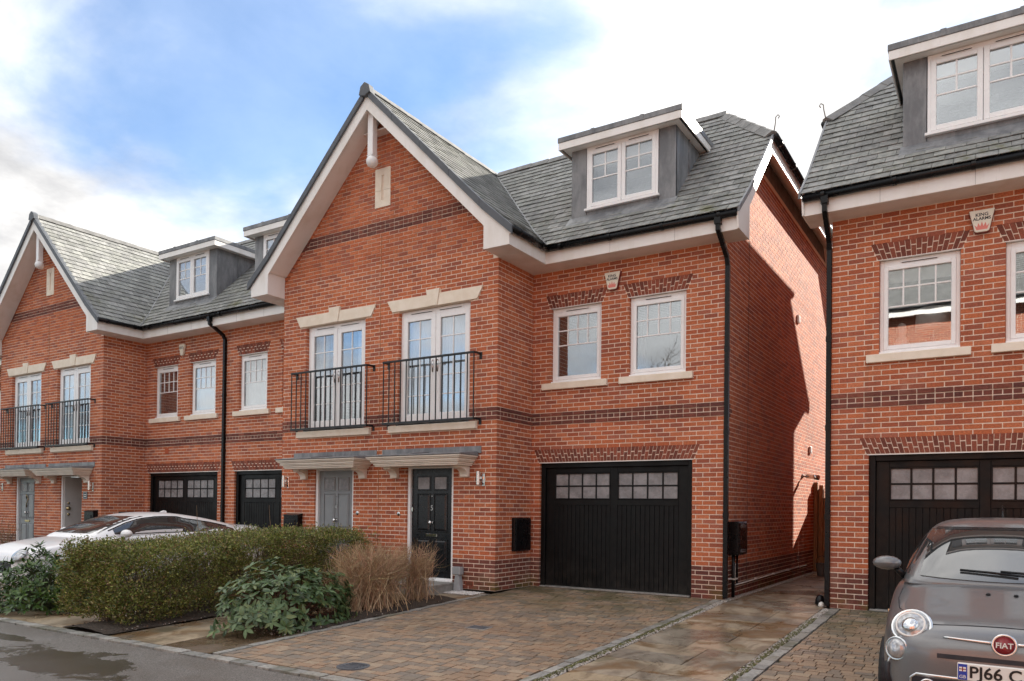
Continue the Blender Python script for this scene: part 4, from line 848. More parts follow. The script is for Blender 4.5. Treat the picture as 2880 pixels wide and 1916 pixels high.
# door step
st = empty('doorstep', (-8.6, -1.6, 0), 'stone doorstep slab in front of the black front door', 'step')
m = MB(); m.box(-9.62, -8.02, -1.93, YG-.002, -.09, .062); m.build('step_base', 'granite', st, bevel=.006)
for i in range(3): B(-9.64+i*.542, -9.64+(i+1)*.542-.006, -1.95, YG-.002, .063, .10).build('tread', 'flagstone' if 0 else 'granite', st, bevel=.006)
for i in range(7): B(-9.62+i*.229, -9.62+i*.229+.218, -1.937, -1.90, -.04, .058).build('riser_brick', 'dark_riser', st) if 'dark_riser' in M else None
# covers in the drive
for nm, x, y, lab in (('drain_cover', -5.66, -3.88, 'small square drain cover in the middle of the brick drive'), ('manhole_cover', -5.55, -6.28, 'dark round cover in the drive near the kerb')):
    o = empty(nm, (x, y, zg(y)), lab, 'cover'); z = zg(y)
    if nm == 'drain_cover':
        slab(MB(), x-.15, x+.15, y-.11, y+.11, .006, .05).build('frame', 'granite', o)
        for k in range(5): slab(MB(), x-.13, x+.13, y-.09+k*.038, y-.09+k*.038+.022, .010, .02).build('grate_bar', 'dark_trim', o)
    else:
        MB().lathe([(.17, -.04), (.17, .006), (.155, .010), (.145, .006), (.0, .008)], (x, y, z), n=28).build('rim', 'dark_trim', o, 2)
        for k in range(-2, 3): slab(MB(), x-.10, x+.10, y+k*.045-.008, y+k*.045+.008, .013, .008).build('lid_rib', 'dark_trim', o)
# ------------------------------------------------------------------ side passage
gt = empty('side_gate', (-2.9, 7.1, 0), 'brown timber gate and fence closing the passage between the houses', 'gate')
for k in range(3): B(-3.665+k*.034*0+ (0 if k == 0 else .12 if k == 1 else .0), -3.575+(0 if k == 0 else .12 if k == 1 else 0), 7.05, 7.15, 0, 2.11 if k == 0 else 2.04).build('gate_post', 'timber', gt, bevel=.006) if k < 2 else None
B(-3.58, -3.44, 7.12, 7.14, .05, 1.95).build('gate_board', 'timber', gt)
for k in range(9): B(-3.45+k*.15, -3.45+k*.15+.143, 7.09, 7.115, .08, 1.745+random.uniform(-.004, .004)).build('gate_board', 'timber', gt, bevel=.004)
for z in (.35, 1.0, 1.6): B(-3.46, -2.1, 7.116, 7.16, z, z+.09).build('gate_rail', 'timber', gt)
bk = empty('bucket', (-3.25, 5.9, 0), 'grey plastic bucket standing at the end of the side passage', 'bucket')
MB().lathe([(.105, .0), (.14, .27), (.15, .27), (.15, .285), (.135, .285), (.10, .02), (.0, .02)], (-3.25, 5.9, 0), n=20).build('body', 'bucket_grey', bk, 2); MB().tube([(-3.39, 5.9, .27), (-3.36, 5.88, .40), (-3.25, 5.86, .45), (-3.14, 5.88, .40), (-3.11, 5.9, .27)], .006, 6).build('handle', 'black_plastic', bk, True)
bn = empty('garden_caddy', (-2.75, 6.4, 0), 'black garden container with tall hoop handle by the gate', 'container')
MB().lathe([(.22, 0), (.29, .5), (.31, .5), (.31, .53), (.28, .53), (.2, .04), (0, .04)], (-2.75, 6.4, 0), n=20).build('body', 'black_plastic', bn, 2); MB().tube([(-3.05, 6.4, .5), (-3.05, 6.4, .82), (-2.98, 6.4, .9), (-2.52, 6.4, .9), (-2.45, 6.4, .82), (-2.45, 6.4, .5)], .012, 6).build('handle', 'black_plastic', bn, True)
md = empty('side_meter_cabinet', (-3.60, .5, .7), 'glossy black wall cabinet with pipes on the passage wall', 'cabinet')
B(-3.668, -3.50, .28, .76, .70, 1.24).build('case', 'black_plastic', md, bevel=.012); B(-3.498, -3.485, .30, .74, .72, 1.22).build('door', 'black_plastic', md, bevel=.01)
for z in (1.15, 1.18, .75, .78): B(-3.486, -3.481, .34, .62, z, z+.008).build('louvre', 'plastic_grey', md)
MB().tube([(-3.60, .34, .70), (-3.60, .34, .02)], .028, 10).build('supply_pipe', 'black_plastic', md, True); MB().tube([(-3.62, .62, .70), (-3.62, .62, .22)], .017, 8).build('outlet_pipe', 'black_plastic', md, True); MB().tube([(-3.61, .43, .58), (-3.61, .43, .27)], .020, 8).build('drain_pipe', 'white_pipe', md, True); B(-3.67, -3.56, .30, .48, .305, .325).build('pipe_bracket', 'white_pipe', md)
wp = empty('waste_pipe', (-3.64, 3., .2), 'thin white pipe running low along the passage wall', 'pipe')
MB().tube([(-3.645, .62, .195), (-3.645, 6.2, .215)], .013, 8).build('pipe', 'white_pipe', wp, True)
for y in (1.9, 3.2, 4.4, 5.5): B(-3.668, -3.625, y-.05, y+.05, .19, .225).build('clip', 'white_pipe', wp, bevel=.004)
wl = empty('passage_lamp', (-3.6, 5.8, 2.2), 'metal wall lamp projecting from the sunlit passage wall', 'lamp')
MB().lathe([(.05, 0), (.05, .02), (.02, .03), (.02, .09)], (-3.668, 5.79, 2.2), (1, 0, 0), 12).build('base', 'chrome', wl, True); MB().tube([(-3.57, 5.79, 2.20), (-3.30, 5.66, 2.16)], [.05, .055], 14).build('lamp_head', 'chrome', wl, True)
for y, z, w in ((5.23, 5.575, 'upper'), (6.58, 2.84, 'lower')):
    v = empty('wall_vent', (-3.66, y, z), w+' white vent cover on the sunlit passage wall', 'vent'); B(-3.668, -3.63, y-.09, y+.09, z-.08, z+.08).build('cover', 'white_upvc', v, bevel=.006)
    for k in range(4): B(-3.632, -3.622, y-.07, y+.07, z-.055+k*.032, z-.04+k*.032).build('slat', 'white_upvc', v)
shv = empty('bag_and_wrapping', (-2.22, -.1, 0), 'small dark bag and white wrapping at the foot of the right downpipe', 'bag')  # stands for a small dark bag with white wrapping beside it
MB().lathe([(.04, 0), (.075, .03), (.07, .10), (.05, .15), (.015, .17)], (-2.24, .16, 0), n=9).build('bag', 'black_plastic', shv, True); MB().lathe([(.03, 0), (.05, .02), (.035, .06), (.01, .08)], (-2.20, .04, 0), n=8).build('wrapping', 'white_pipe', shv, True)
# ------------------------------------------------------------------ fittings on the fronts
def alarm(x, z, y, label, text):
    o = empty('alarm_box', (x, y, z), label, 'alarm box', 'alarm boxes on the house fronts')
    if text == 'KING\nALARMS':
        p = [(-.15, .145), (.15, .145), (.115, .0), (.085, -.14), (.06, -.155), (-.06, -.155), (-.085, -.14), (-.115, .0)]
        MB().prism([(x+a*1.03, z+b*1.03) for a, b in p], 'y', y-.06, y-.001).build('back_case', 'alarm_red', o, bevel=.01); MB().prism([(x+a, z+b) for a, b in p], 'y', y-.08, y-.058).build('front_cover', 'alarm_cream', o, bevel=.012)
        text_obj('print', 'KING', .062, 'print_dark', o, (x, y-.0812, z+.075), ext=.0006, bold=.0015); text_obj('print', 'ALARMS', .056, 'print_dark', o, (x, y-.0812, z+.022), ext=.0006, bold=.0015)
        MB().prism([(x+a, z+b) for a, b in ((-.062, -.125), (-.085, -.055), (-.055, -.085), (-.042, -.03), (-.018, -.08), (0, -.015), (.018, -.08), (.042, -.03), (.055, -.085), (.085, -.055), (.062, -.125))], 'y', y-.0815, y-.0805).build('crown_print', 'print_red', o)
    else:
        p = [(-.12, .10), (-.10, .15), (.10, .15), (.12, .10), (.045, -.13), (.02, -.155), (-.02, -.155), (-.045, -.13)]
        MB().prism([(x+a, z+b) for a, b in p], 'y', y-.07, y-.001).build('front_cover', 'alarm_cream', o, bevel=.02); text_obj('print', text, .085, 'slate_plaque', o, (x, y-.0712, z+.05), ext=.0006, bold=.001)
alarm(-5.60, 5.345, 0, 'crown-printed alarm box above the two windows of the central garage wing', 'KING\nALARMS'); alarm(-.19, 5.34, 0, 'larger crown-printed alarm box on the right hand house', 'KING\nALARMS'); alarm(-17.64, 5.37, 0, 'cream shield-shaped alarm box marked KBO on the far left house', 'KBO)')
def wall_lamp(x, z, label, y=YG):
    o = empty('wall_light', (x, y, z), label, 'wall light', 'steel wall lights by the front doors'); MB().lathe([(.030, -.115), (.030, .115)], (x-.028, y-.08, z), n=16).build('tube', 'chrome', o, 2); B(x+.005, x+.06, y-.02, y-.001, z-.14, z+.08).build('back_plate', 'brass' if 0 else 'chrome', o, bevel=.006); B(x-.01, x+.04, y-.07, y-.02, z-.02, z+.02).build('arm', 'chrome', o); MB().lathe([(.015, 0), (.015, .01)], (x+.033, y-.02, z-.10), (0, -1, 0), 10).build('sensor', 'black_plastic', o)
wall_lamp(-7.50, 1.93, 'steel wall light to the right of the black front door'); wall_lamp(-12.37, 1.92, 'steel wall light to the left of the grey door numbered 4'); wall_lamp(-19.63, 1.88, 'steel wall light beside the open front door'); wall_lamp(-24.38, 1.9, 'steel wall light at the far left edge')
for x, lab in ((-10.40, 'round steel doorbell right of the grey door numbered 4'), (-9.365, 'round steel doorbell left of the black front door')):
    o = empty('doorbell', (x, YG, 1.29), lab, 'doorbell', 'round doorbells'); MB().lathe([(.038, 0), (.038, .008), (.03, .014), (.0, .015)], (x, YG-.001, 1.29), (0, -1, 0), 20).build('plate', 'chrome', o, 2); MB().lathe([(.013, .012), (.012, .02), (0, .021)], (x, YG, 1.29), (0, -1, 0), 12).build('button', 'black_plastic', o, 2)
def post_box(x, z, lab, w=.42):
    o = empty('post_box', (x, YG, z), lab, 'post box', 'black post boxes beside doors'); B(x-w/2, x+w/2, YG-.13, YG-.001, z-.34, z).build('case', 'black_plastic', o, bevel=.012)
    MB().prism([(YG-.001, z+.03), (YG-.15, z-.005), (YG-.15, z-.02), (YG-.001, z-.0)], 'x', x-w/2-.012, x+w/2+.012).build('lid', 'black_plastic', o, bevel=.006); B(x-.13, x+.13, YG-.145, YG-.129, z-.20, z-.10).build('flap', 'black_plastic', o, bevel=.006)
post_box(-12.12, 1.235, 'black post box left of the grey door numbered 4'); post_box(-19.58, 1.225, 'black post box behind the roof of the white saloon')
def meter(x, y0, y1, z0, z1, lab):
    o = empty('meter_box', (x, (y0+y1)/2, z0), lab, 'meter box', 'black meter boxes on the return walls'); B(x+.001, x+.07, y0, y1, z0, z1).build('case', 'black_plastic', o, bevel=.014); B(x+.071, x+.085, y0+.02, y1-.02, z0+.02, z1-.02).build('door', 'black_plastic', o, bevel=.008); MB().lathe([(.014, 0), (.014, .008), (0, .009)], (x+.085, y1-.06, (z0+z1)/2), (1, 0, 0), 10).build('lock', 'chrome', o)
meter(-7.21, -.67, -.12, .655, 1.25, 'black meter box on the return wall beside the central garage'); meter(-19.24, -.72, -.25, .62, 1.215, 'black meter box on the far return wall behind the white car')
pl = empty('address_plaque', (-19.95, YG, 1.6), 'small slate address plaque beside the open front door', 'plaque'); B(-20.06, -19.87, YG-.015, YG-.001, 1.53, 1.72).build('plate', 'slate_plaque', pl, bevel=.003); ring(-20.05, -19.88, YG-.017, YG-.015, 1.54, 1.71, .006).build('border', 'plate_white', pl)
for k in range(2): B(-20.02, -19.91, YG-.0175, YG-.015, 1.585+.05*k, 1.605+.05*k).build('line', 'plate_white', pl)
ch = empty('gas_stub', (-7.95, -1.28, -.04), 'grey plastic pipe cover and box standing against the gable plinth', 'pipe cover')
MB().prism([(-8.02, -.04), (-7.86, -.04), (-7.875, .12), (-7.90, .25), (-7.97, .25), (-8.0, .12)], 'y', -1.29, YG-.012).build('pipe_shroud', 'plastic_grey', ch, bevel=.015); B(-8.03, -7.855, -1.30, YG-.012, .25, .385).build('junction_box', 'plastic_grey', ch, bevel=.012)
ab = empty('air_brick', (-7.74, YG, .1), 'terracotta air brick low on the gable plinth', 'air brick'); B(-7.83, -7.66, YG-.006, YG+.04, .06, .135).build('brick_body', 'terracotta', ab)
for k in range(4): B(-7.82, -7.67, YG-.009, YG-.005, .068+k*.017, .078+k*.017).build('slot', 'soil', ab)
av = empty('red_wall_vent', (-18.29, 0, 2.8), 'small red vent in the brickwork above the far garage', 'vent'); B(-18.36, -18.21, -.012, -.001, 2.72, 2.88).build('plate', 'terracotta', av, bevel=.004); B(-18.34, -18.23, -.016, -.011, 2.75, 2.85).build('cover', 'terracotta', av, bevel=.003)
# ------------------------------------------------------------------ plants
def tri_mesh(name, V, F, cols_v, mat, parent, origin, smooth=True, kind='stuff'):
    me = bpy.data.meshes.new(name); V = np.asarray(V, np.float32)-np.asarray(origin, np.float32); F = np.asarray(F, np.int32); k = F.shape[1]
    me.vertices.add(len(V)); me.vertices.foreach_set('co', V.ravel()); me.loops.add(F.size); me.loops.foreach_set('vertex_index', F.ravel()); me.polygons.add(len(F))
    me.polygons.foreach_set('loop_start', np.arange(0, F.size, k, dtype=np.int32)); me.polygons.foreach_set('loop_total', np.full(len(F), k, np.int32))
    me.polygons.foreach_set('use_smooth', np.full(len(F), bool(smooth)))
    me.update(); ca = me.attributes.new('col', 'FLOAT_COLOR', 'POINT'); C4 = np.ones((len(V), 4), np.float32); C4[:, :3] = cols_v; ca.data.foreach_set('color', C4.ravel())
    o = link(name, me, mat, parent, origin)
    if kind: o['kind'] = kind
    return o
def norm(a): return a/np.maximum(1e-9, np.linalg.norm(a, axis=-1, keepdims=True))
def small_leaves(name, P, D, Lg, Wd, cols, mat, parent, origin, fold=.25):
    n = len(P); D = norm(D); rv = RNG.normal(size=(n, 3)); Sd = norm(np.cross(D, rv)); N = np.cross(Sd, D); Lg = Lg[:, None]; Wd = Wd[:, None]
    V = np.stack([P, P+D*Lg*.45+Sd*Wd*.5+N*Wd*fold, P+D*Lg, P+D*Lg*.45-Sd*Wd*.5+N*Wd*fold], 1).reshape(-1, 3); i = np.arange(n)[:, None]*4
    F = np.concatenate([i+np.array([[0, 1, 2]]), i+np.array([[0, 2, 3]])], 1).reshape(-1, 3); return tri_mesh(name, V, F, np.repeat(cols, 4, 0), mat, parent, origin, False)
def stems(name, paths, r0, cols, mat, parent, origin, n=4):
    V, F, C_ = [], [], []
    for pts, col, r in zip(paths, cols, r0):
        pts = np.asarray(pts); k = len(V); m = len(pts); d = norm(np.gradient(pts, axis=0)); s = norm(np.cross(d, np.array([.31, .87, .23]))); u = np.cross(s, d)
        for i in range(m):
            rr = r*(1-.65*i/(m-1))
            for j in range(n): a = 2*math.pi*j/n; V.append(pts[i]+(s[i]*math.cos(a)+u[i]*math.sin(a))*rr); C_.append(col)
        for i in range(m-1):
            for j in range(n): a = k+i*n+j; b = k+i*n+(j+1) % n; F.append((a, b, b+n, a+n))
    return tri_mesh(name, V, F, np.array(C_), mat, parent, origin, True)
def lump(x, y, s=1.): return .5*math.sin(3.1*x*s+1.3*math.sin(2.3*y*s))+.5*math.sin(2.7*y*s+1.7*math.sin(1.9*x*s)+.7)
# hedge
hx0, hx1, hy0, hy1 = -11.1, -9.62, -6.28, -1.55
def sm(q): q = max(0., min(1., q)); return 1-q*q*(3-2*q)
def htop(x, y): return .74+.20*min(1, (y-hy0)/2.6)-.13*sm((hx1-x)/.22)**2-.16*sm((y-hy0)/.35)**2-.1*sm((x-hx0)/.25)**2+.03*lump(x*2, y*2)+.018*lump(x*7, y*7)
hd = empty('privet_hedge', (-10.3, -3.9, -.15), 'long clipped green hedge between the white car and the front path', 'hedge')
n = 120000; U = RNG.random((n, 3)); face = RNG.random(n); dep = RNG.normal(.035, .055, n); X = hx0+U[:, 0]*(hx1-hx0); Y = hy0+U[:, 1]*(hy1-hy0)
T = np.array([htop(a, b) for a, b in zip(X, Y)]); G_ = np.array([zg(b) for b in Y]); Zh = G_+.05+U[:, 2]*(T-G_-.05); N_ = RNG.normal(0, .5, (n, 3))
a = face < .40; Zh[a] = T[a]-dep[a]; N_[a] += (0, 0, .9)
b = (face >= .40) & (face < .74); bul = .07*np.sin((Zh-G_)/(T-G_+.01)*3.0)+.05*np.array([lump(q*2.2, w*3)+.5*lump(q*6, w*7) for q, w in zip(Y, Zh)]); X[b] = hx1-dep[b]+bul[b]; N_[b] += (.8, 0, .25)
c = (face >= .74) & (face < .9); Y[c] = hy0+dep[c]-bul[c]*.8; N_[c] += (0, -.8, .25)
d = face >= .9; N_[d] *= 1.5
# thin out the far end so that the wall shows through, and the lower skirts
gap = np.array([lump(q*4.1+w*2.3, z*5.3+q) for q, w, z in zip(X, Y, Zh)])*.5+.5
keep = (RNG.random(n) < np.clip(.02+1.5*gap, 0, 1)) & (RNG.random(n) < np.clip(1.25-(Y+3.4)/2.6, .30, 1)) & (RNG.random(n) < np.clip(.45+(Zh-G_)/.45, 0, 1)); P_ = np.stack([X, Y, Zh], 1)[keep]; N_ = N_[keep]; n = len(P_)
base = np.array([(.125, .165, .032), (.17, .20, .042), (.26, .28, .082), (.078, .11, .024), (.32, .29, .11), (.21, .145, .07)]); pc = np.array([1.15, 1.12, 1.1])*base[RNG.choice(6, n, p=(.22, .2, .18, .14, .09, .17))]*RNG.uniform(.55, 1.5, (n, 1))
small_leaves('foliage', P_, N_, RNG.uniform(.027, .046, n), RNG.uniform(.015, .025, n), pc, 'leaf', hd, (-10.3, -3.9, -.15))
ps, cs, rs = [], [], []
for i in range(900):
    y = random.uniform(hy0+.1, hy1-.05); x = random.uniform(-10.6, -9.95); g = zg(y); tx = min(hx1-.02, max(hx0+.02, x+random.gauss(0, .35))); ty = y+random.gauss(0, .2); t_ = htop(tx, ty)-random.uniform(.0, .35)
    pts = [(x+(tx-x)*s+random.gauss(0, .02), y+(ty-y)*s+random.gauss(0, .02), g+(t_-g)*s) for s in np.linspace(0, 1, 6)]; ps.append(pts); cs.append(random.choice(((.13, .09, .05), (.09, .06, .035), (.18, .13, .075)))); rs.append(random.uniform(.003, .008))
for px, py, h in ((-10.9, -4.3, .55), (-10.7, -3.0, .5), (-10.8, -2.6, .3), (-10.6, -3.6, .25), (-10.7, -2.2, .22)):
    z = htop(px, py)-.2; ps.append([(px, py, z), (px-.02, py+.03, z+h*.4), (px-.05, py+.02, z+h*.8), (px-.10, py+.04, z+h+.15)]); cs.append((.20, .13, .07)); rs.append(.007)
stems('branches', ps, rs, cs, 'twig', hd, (-10.3, -3.9, -.15))
# leaf blades with more shape
def blade(nl, nw, groove, curl):
    V, F = [], []
    for i in range(nl+1):
        t = i/nl; w = math.sin(math.pi*min(1, t*.93+.07))**.8*.5*(1.05-.35*t) if i < nl else .0
        for j in range(nw+1):
            s = j/nw*2-1; V.append((t, s*w, -curl*t*t+.10*abs(s)*w+groove*math.cos(s*3*math.pi)*w*2))
    for i in range(nl):
        for j in range(nw): a = i*(nw+1)+j; F.append((a, a+1, a+nw+2, a+nw+1))
    return np.array(V), np.array(F)
def leaf_field(name, parent, origin, frames, bl, colset, mat, limit=0, zmin=-1):
    V0, F0 = bl; sc = []
    for P, ax, sd, L_, W_ in frames:
        up = np.cross(ax, sd); x, y, z = project(P); v = CAM-P; dd = np.linalg.norm(v); sc.append(L_*W_*abs(np.dot(v/dd, up/np.linalg.norm(up)))/dd**2*(1 if np.dot(v, P-np.array(origin)-(0, 0, .2)) > 0 else .2))
    idx = list(np.argsort(-np.array(sc))[:limit]); pick = set(idx); ms = []
    for ci, c_ in enumerate(colset):
        me = bpy.data.meshes.new('leaf_blade'); me.from_pydata(V0.tolist(), [], F0.tolist()); me.polygons.foreach_set('use_smooth', [True]*len(F0)); me.materials.append(M[mat]); ca = me.attributes.new('col', 'FLOAT_COLOR', 'POINT'); ca.data.foreach_set('color', np.tile((*c_, 1), len(V0)).astype(np.float32)); ms.append(me)
    def mat3(f): P, ax, sd, L_, W_ = f; up = np.cross(ax, sd); return np.stack([ax*L_, sd*W_, up*L_], 1)
    for i in idx:
        o = bpy.data.objects.new('leaf', random.choice(ms)); COL.objects.link(o); o.parent = parent; m4 = Matrix(mat3(frames[i]).tolist()).to_4x4(); m4.translation = Vector(frames[i][0])-wloc(parent); o.matrix_basis = m4
    rest = [f for i, f in enumerate(frames) if i not in pick]; V, F, C_ = [], [], []
    for k, f in enumerate(rest): V.append(V0@mat3(f).T+f[0]); F.append(F0+k*len(V0)); C_.append(np.tile(np.array(random.choice(colset))*random.uniform(.8, 1.2), (len(V0), 1)))
    tri_mesh(name, np.concatenate(V), np.concatenate(F), np.concatenate(C_), mat, parent, origin)
def rosettes(cen, rad, zbase, n, k, Lr, droop, flat=.0, shape=2.2):
    fr, st = [], []
    for _ in range(n):
        while True:
            d = norm(RNG.normal(size=3)); d[2] = abs(d[2])*1.0-.12
            if d[2] > -.1: break
        rr = RNG.uniform(.66, 1.0)**.5*(1+.16*lump(d[0]*2.4+1, d[1]*2.4+d[2]*3)); q = np.sign(d)*np.abs(d)**(2/shape); q = q/max(.6, np.linalg.norm(q)**.6); P = np.array(cen)+np.array(rad)*q*rr; P[2] = max(P[2], zbase+.05)
        P += RNG.normal(0, .015, 3); out = norm(np.array([d[0]*.7, d[1]*.7, .35+max(0, d[2])])); st.append((P, out)); a0 = RNG.uniform(0, 6.28); t1 = norm(np.cross(out, np.array([.3, .2, .9]))); t2 = np.cross(out, t1)
        for j in range(k):
            a = a0+j*2*math.pi/k*1.0+RNG.normal(0, .2); r_ = t1*math.cos(a)+t2*math.sin(a); ax = norm(r_+out*RNG.uniform(droop-.3, droop+.4)); ax = ax+RNG.normal(0, .16, 3); ax[2] -= .18; ax = norm(ax); sd = norm(np.cross(out, ax)); L_ = RNG.uniform(*Lr); fr.append((P+ax*.01, ax, sd, L_, L_*RNG.uniform(.42, .52)))
    return fr, st
vb = empty('viburnum_shrub', (-8.0, -4.95, -.17), 'low evergreen shrub with large ribbed leaves at the drive corner', 'shrub')
fr, st_ = rosettes((-8.05, -4.95, -.08), (.66, 1.02, .74), -.17, 330, 6, (.085, .135), .35)
leaf_field('leaf_mass', vb, (-8.0, -4.95, -.17), fr, blade(6, 8, .035, .18), [(.085, .145, .052), (.068, .12, .044), (.11, .175, .065), (.052, .095, .035), (.15, .20, .07)], 'glossy_leaf', 300)
ps = [[(-8.02+random.gauss(0, .06), -4.95+random.gauss(0, .1), -.17), tuple((np.array((-8.02, -4.95, .1))+p)/2+RNG.normal(0, .03, 3)), tuple(p)] for p, o_ in st_[::2]]; stems('branches', ps, [.007]*len(ps), [random.choice(((.16, .05, .03), (.12, .07, .04)))for _ in ps], 'twig', vb, (-8.0, -4.95, -.17))
lr = empty('laurel_bush', (-12.35, -6.0, -.2), 'dark green glossy laurel bush at the left end of the hedge', 'shrub')
fr, st_ = rosettes((-12.30, -5.95, -.10), (.80, .62, .82), -.2, 520, 5, (.07, .115), .9); fr = [(p, a, s, l, w*.8) for p, a, s, l, w in fr]
leaf_field('leaf_mass', lr, (-12.35, -6.0, -.2), fr, blade(5, 4, .0, .15), [(.042, .095, .016), (.06, .12, .022), (.03, .07, .012), (.085, .15, .03)], 'glossy_leaf', 150)
ps = [[(-12.3+random.gauss(0, .15), -5.95+random.gauss(0, .12), -.2), tuple((np.array((-12.3, -5.95, .1))+p)/2+RNG.normal(0, .03, 3)), tuple(p)] for p, o_ in st_[::3]]; stems('branches', ps, [.006]*len(ps), [(.07, .08, .03)]*len(ps), 'twig', lr, (-12.35, -6.0, -.2))
def twiggy(name, x, y, rx, ry, h, n, label, seedcols, side=.5):
    o = empty(name, (x, y, zg(y)), label, 'shrub'); ps, cs, rs = [], [], []; g = zg(y)
    for i in range(n):
        bx, by = x+random.gauss(0, rx*.38), y+random.gauss(0, ry*.42); a = random.uniform(0, 6.28); ln = math.sqrt(random.random()); tx, ty = x+math.cos(a)*rx*ln, y+math.sin(a)*ry*ln; hh = h*random.uniform(.62, 1.0)*(1-.10*ln*ln); k = 6; pts = []
        for s in np.linspace(0, 1, k): pts.append((bx+(tx-bx)*s**1.3+random.gauss(0, .022)*(s > 0), by+(ty-by)*s**1.3+random.gauss(0, .022)*(s > 0), g-.02+hh*s))
        col = random.choice(seedcols); ps.append(pts); cs.append(col); rs.append(random.uniform(.003, .0065))
        for q in range(random.choice((2, 3, 4, 4))):
            i0 = random.randrange(2, 5); p0 = np.array(pts[i0]); dd = norm(np.array((random.gauss(0, 1), random.gauss(0, 1), random.uniform(.0, 1.3)))); L_ = random.uniform(.10, .30); ps.append([tuple(p0), tuple(p0+dd*L_*.5+RNG.normal(0, .012, 3)), tuple(p0+dd*L_+RNG.normal(0, .015, 3)+(0, 0, .03))]); cs.append(tuple(c*random.uniform(.9, 1.25) for c in col)); rs.append(random.uniform(.0022, .0038))
    zmax = g+h+.03
    ps = [[(a, b, min(c, zmax)) for a, b, c in p] for p in ps]; stems('twigs', ps, rs, cs, 'twig', o, (x, y, g), 3); return o
TW = ((.46, .31, .17), (.37, .24, .125), (.56, .41, .25), (.28, .175, .10), (.50, .32, .19), (.42, .25, .16))
twiggy('bare_twig_shrub', -7.93, -3.50, .50, .82, 1.08, 720, 'leafless brown twiggy shrub clipped into a dense block', TW)
twiggy('bare_twig_shrub', -7.84, -2.48, .34, .42, 1.05, 190, 'smaller open leafless shrub in front of the black door', TW)
twiggy('bare_twig_shrub', -20.4, -2.9, .45, .35, 1.35, 34, 'thin bare shrub standing before the far left grey door', ((.20, .13, .07), (.12, .09, .06), (.30, .18, .08)))
# ------------------------------------------------------------------ vehicles
def body_section(cx, y, w, zb, zs, zt):
    h = [(0, zb), (.78*w, zb), (.95*w, zb+.09), (1.0*w, zb+.45*(zs-zb)), (.985*w, zs), (.90*w, zs+(zt-zs)*.52), (.66*w, zs+(zt-zs)*.86), (.33*w, zs+(zt-zs)*.97), (0, zt)]
    return [(cx+a, y, z) for a, z in h]+[(cx-a, y, z) for a, z in reversed(h[1:-1])]
def house_section(cx, y, wb, wt, zb, zt):
    h = [(0, zb), (wb, zb), (wb*.985, zb+(zt-zb)*.35), (wt+(wb-wt)*.22, zb+(zt-zb)*.78), (wt*.93, zt-.03*(zt-zb)), (wt*.5, zt+.012), (0, zt+.018)]
    return [(cx+a, y, z) for a, z in h]+[(cx-a, y, z) for a, z in reversed(h[1:-1])]
def shell(name, secs, mat, parent):
    m = loft(MB(), secs); o = m.build(name, mat, parent, True, sub=2); bpy.context.view_layer.update(); dg = bpy.context.evaluated_depsgraph_get()
    me = bpy.data.meshes.new_from_object(o.evaluated_get(dg)); o.modifiers.clear(); o.data = me; me.polygons.foreach_set('use_smooth', [True]*len(me.polygons)); loc = wloc(o)
    return o, [v.co+loc for v in me.vertices], [tuple(p.vertices) for p in me.polygons]
class Caster:
    def __init__(s, shells):
        V, F = [], []
        for _, v, f in shells: k = len(V); V += v; F += [tuple(i+k for i in q) for q in f]
        s.t = BVHTree.FromPolygons(V, F)
    def __call__(s, o, d):
        h = s.t.ray_cast(Vector(o), Vector(d).normalized()); return (h[0], h[1]) if h[0] is not None else (None, None)
def patch(cast, rows, d, off, th=0.):
    """grid of ray origins -> surface patch lifted by off"""
    m = MB(); out = []
    for r in rows:
        q = []
        for o in r:
            p, n = cast(o, d)
            if p is None: p = q[-1] if q else Vector(o); n = Vector((0, 0, 0))
            else:
                if n.dot(Vector(d)) > 0: n = -n
                p = p+n*off
            q.append(tuple(p))
        out.append(q)
    return m.grid(out)
def wheel(parent, x, y, z, r, side):
    w = empty('wheel', (x, y, z)); w.parent = parent; w.location -= wloc(parent)
    MB().lathe([(r*.66, -.09), (r*.93, -.095), (r, -.06), (r, .06), (r*.93, .095), (r*.66, .09)], (x, y, z), (1, 0, 0), 28).build('tyre', 'tyre', w, True)
    MB().lathe([(r*.65, -.06), (r*.66, .07), (r*.60, .08), (r*.57, .05), (r*.15, .06), (.0, .065)], (x, y, z), (side, 0, 0), 28).build('rim', 'chrome', w, 2)
    for k in range(5):
        a = k*2*math.pi/5; m = MB(); m.tube([(x+side*.07, y, z), (x+side*.075, y+math.cos(a)*r*.6, z+math.sin(a)*r*.6)], .022, 4); m.build('spoke', 'plastic_grey', w)
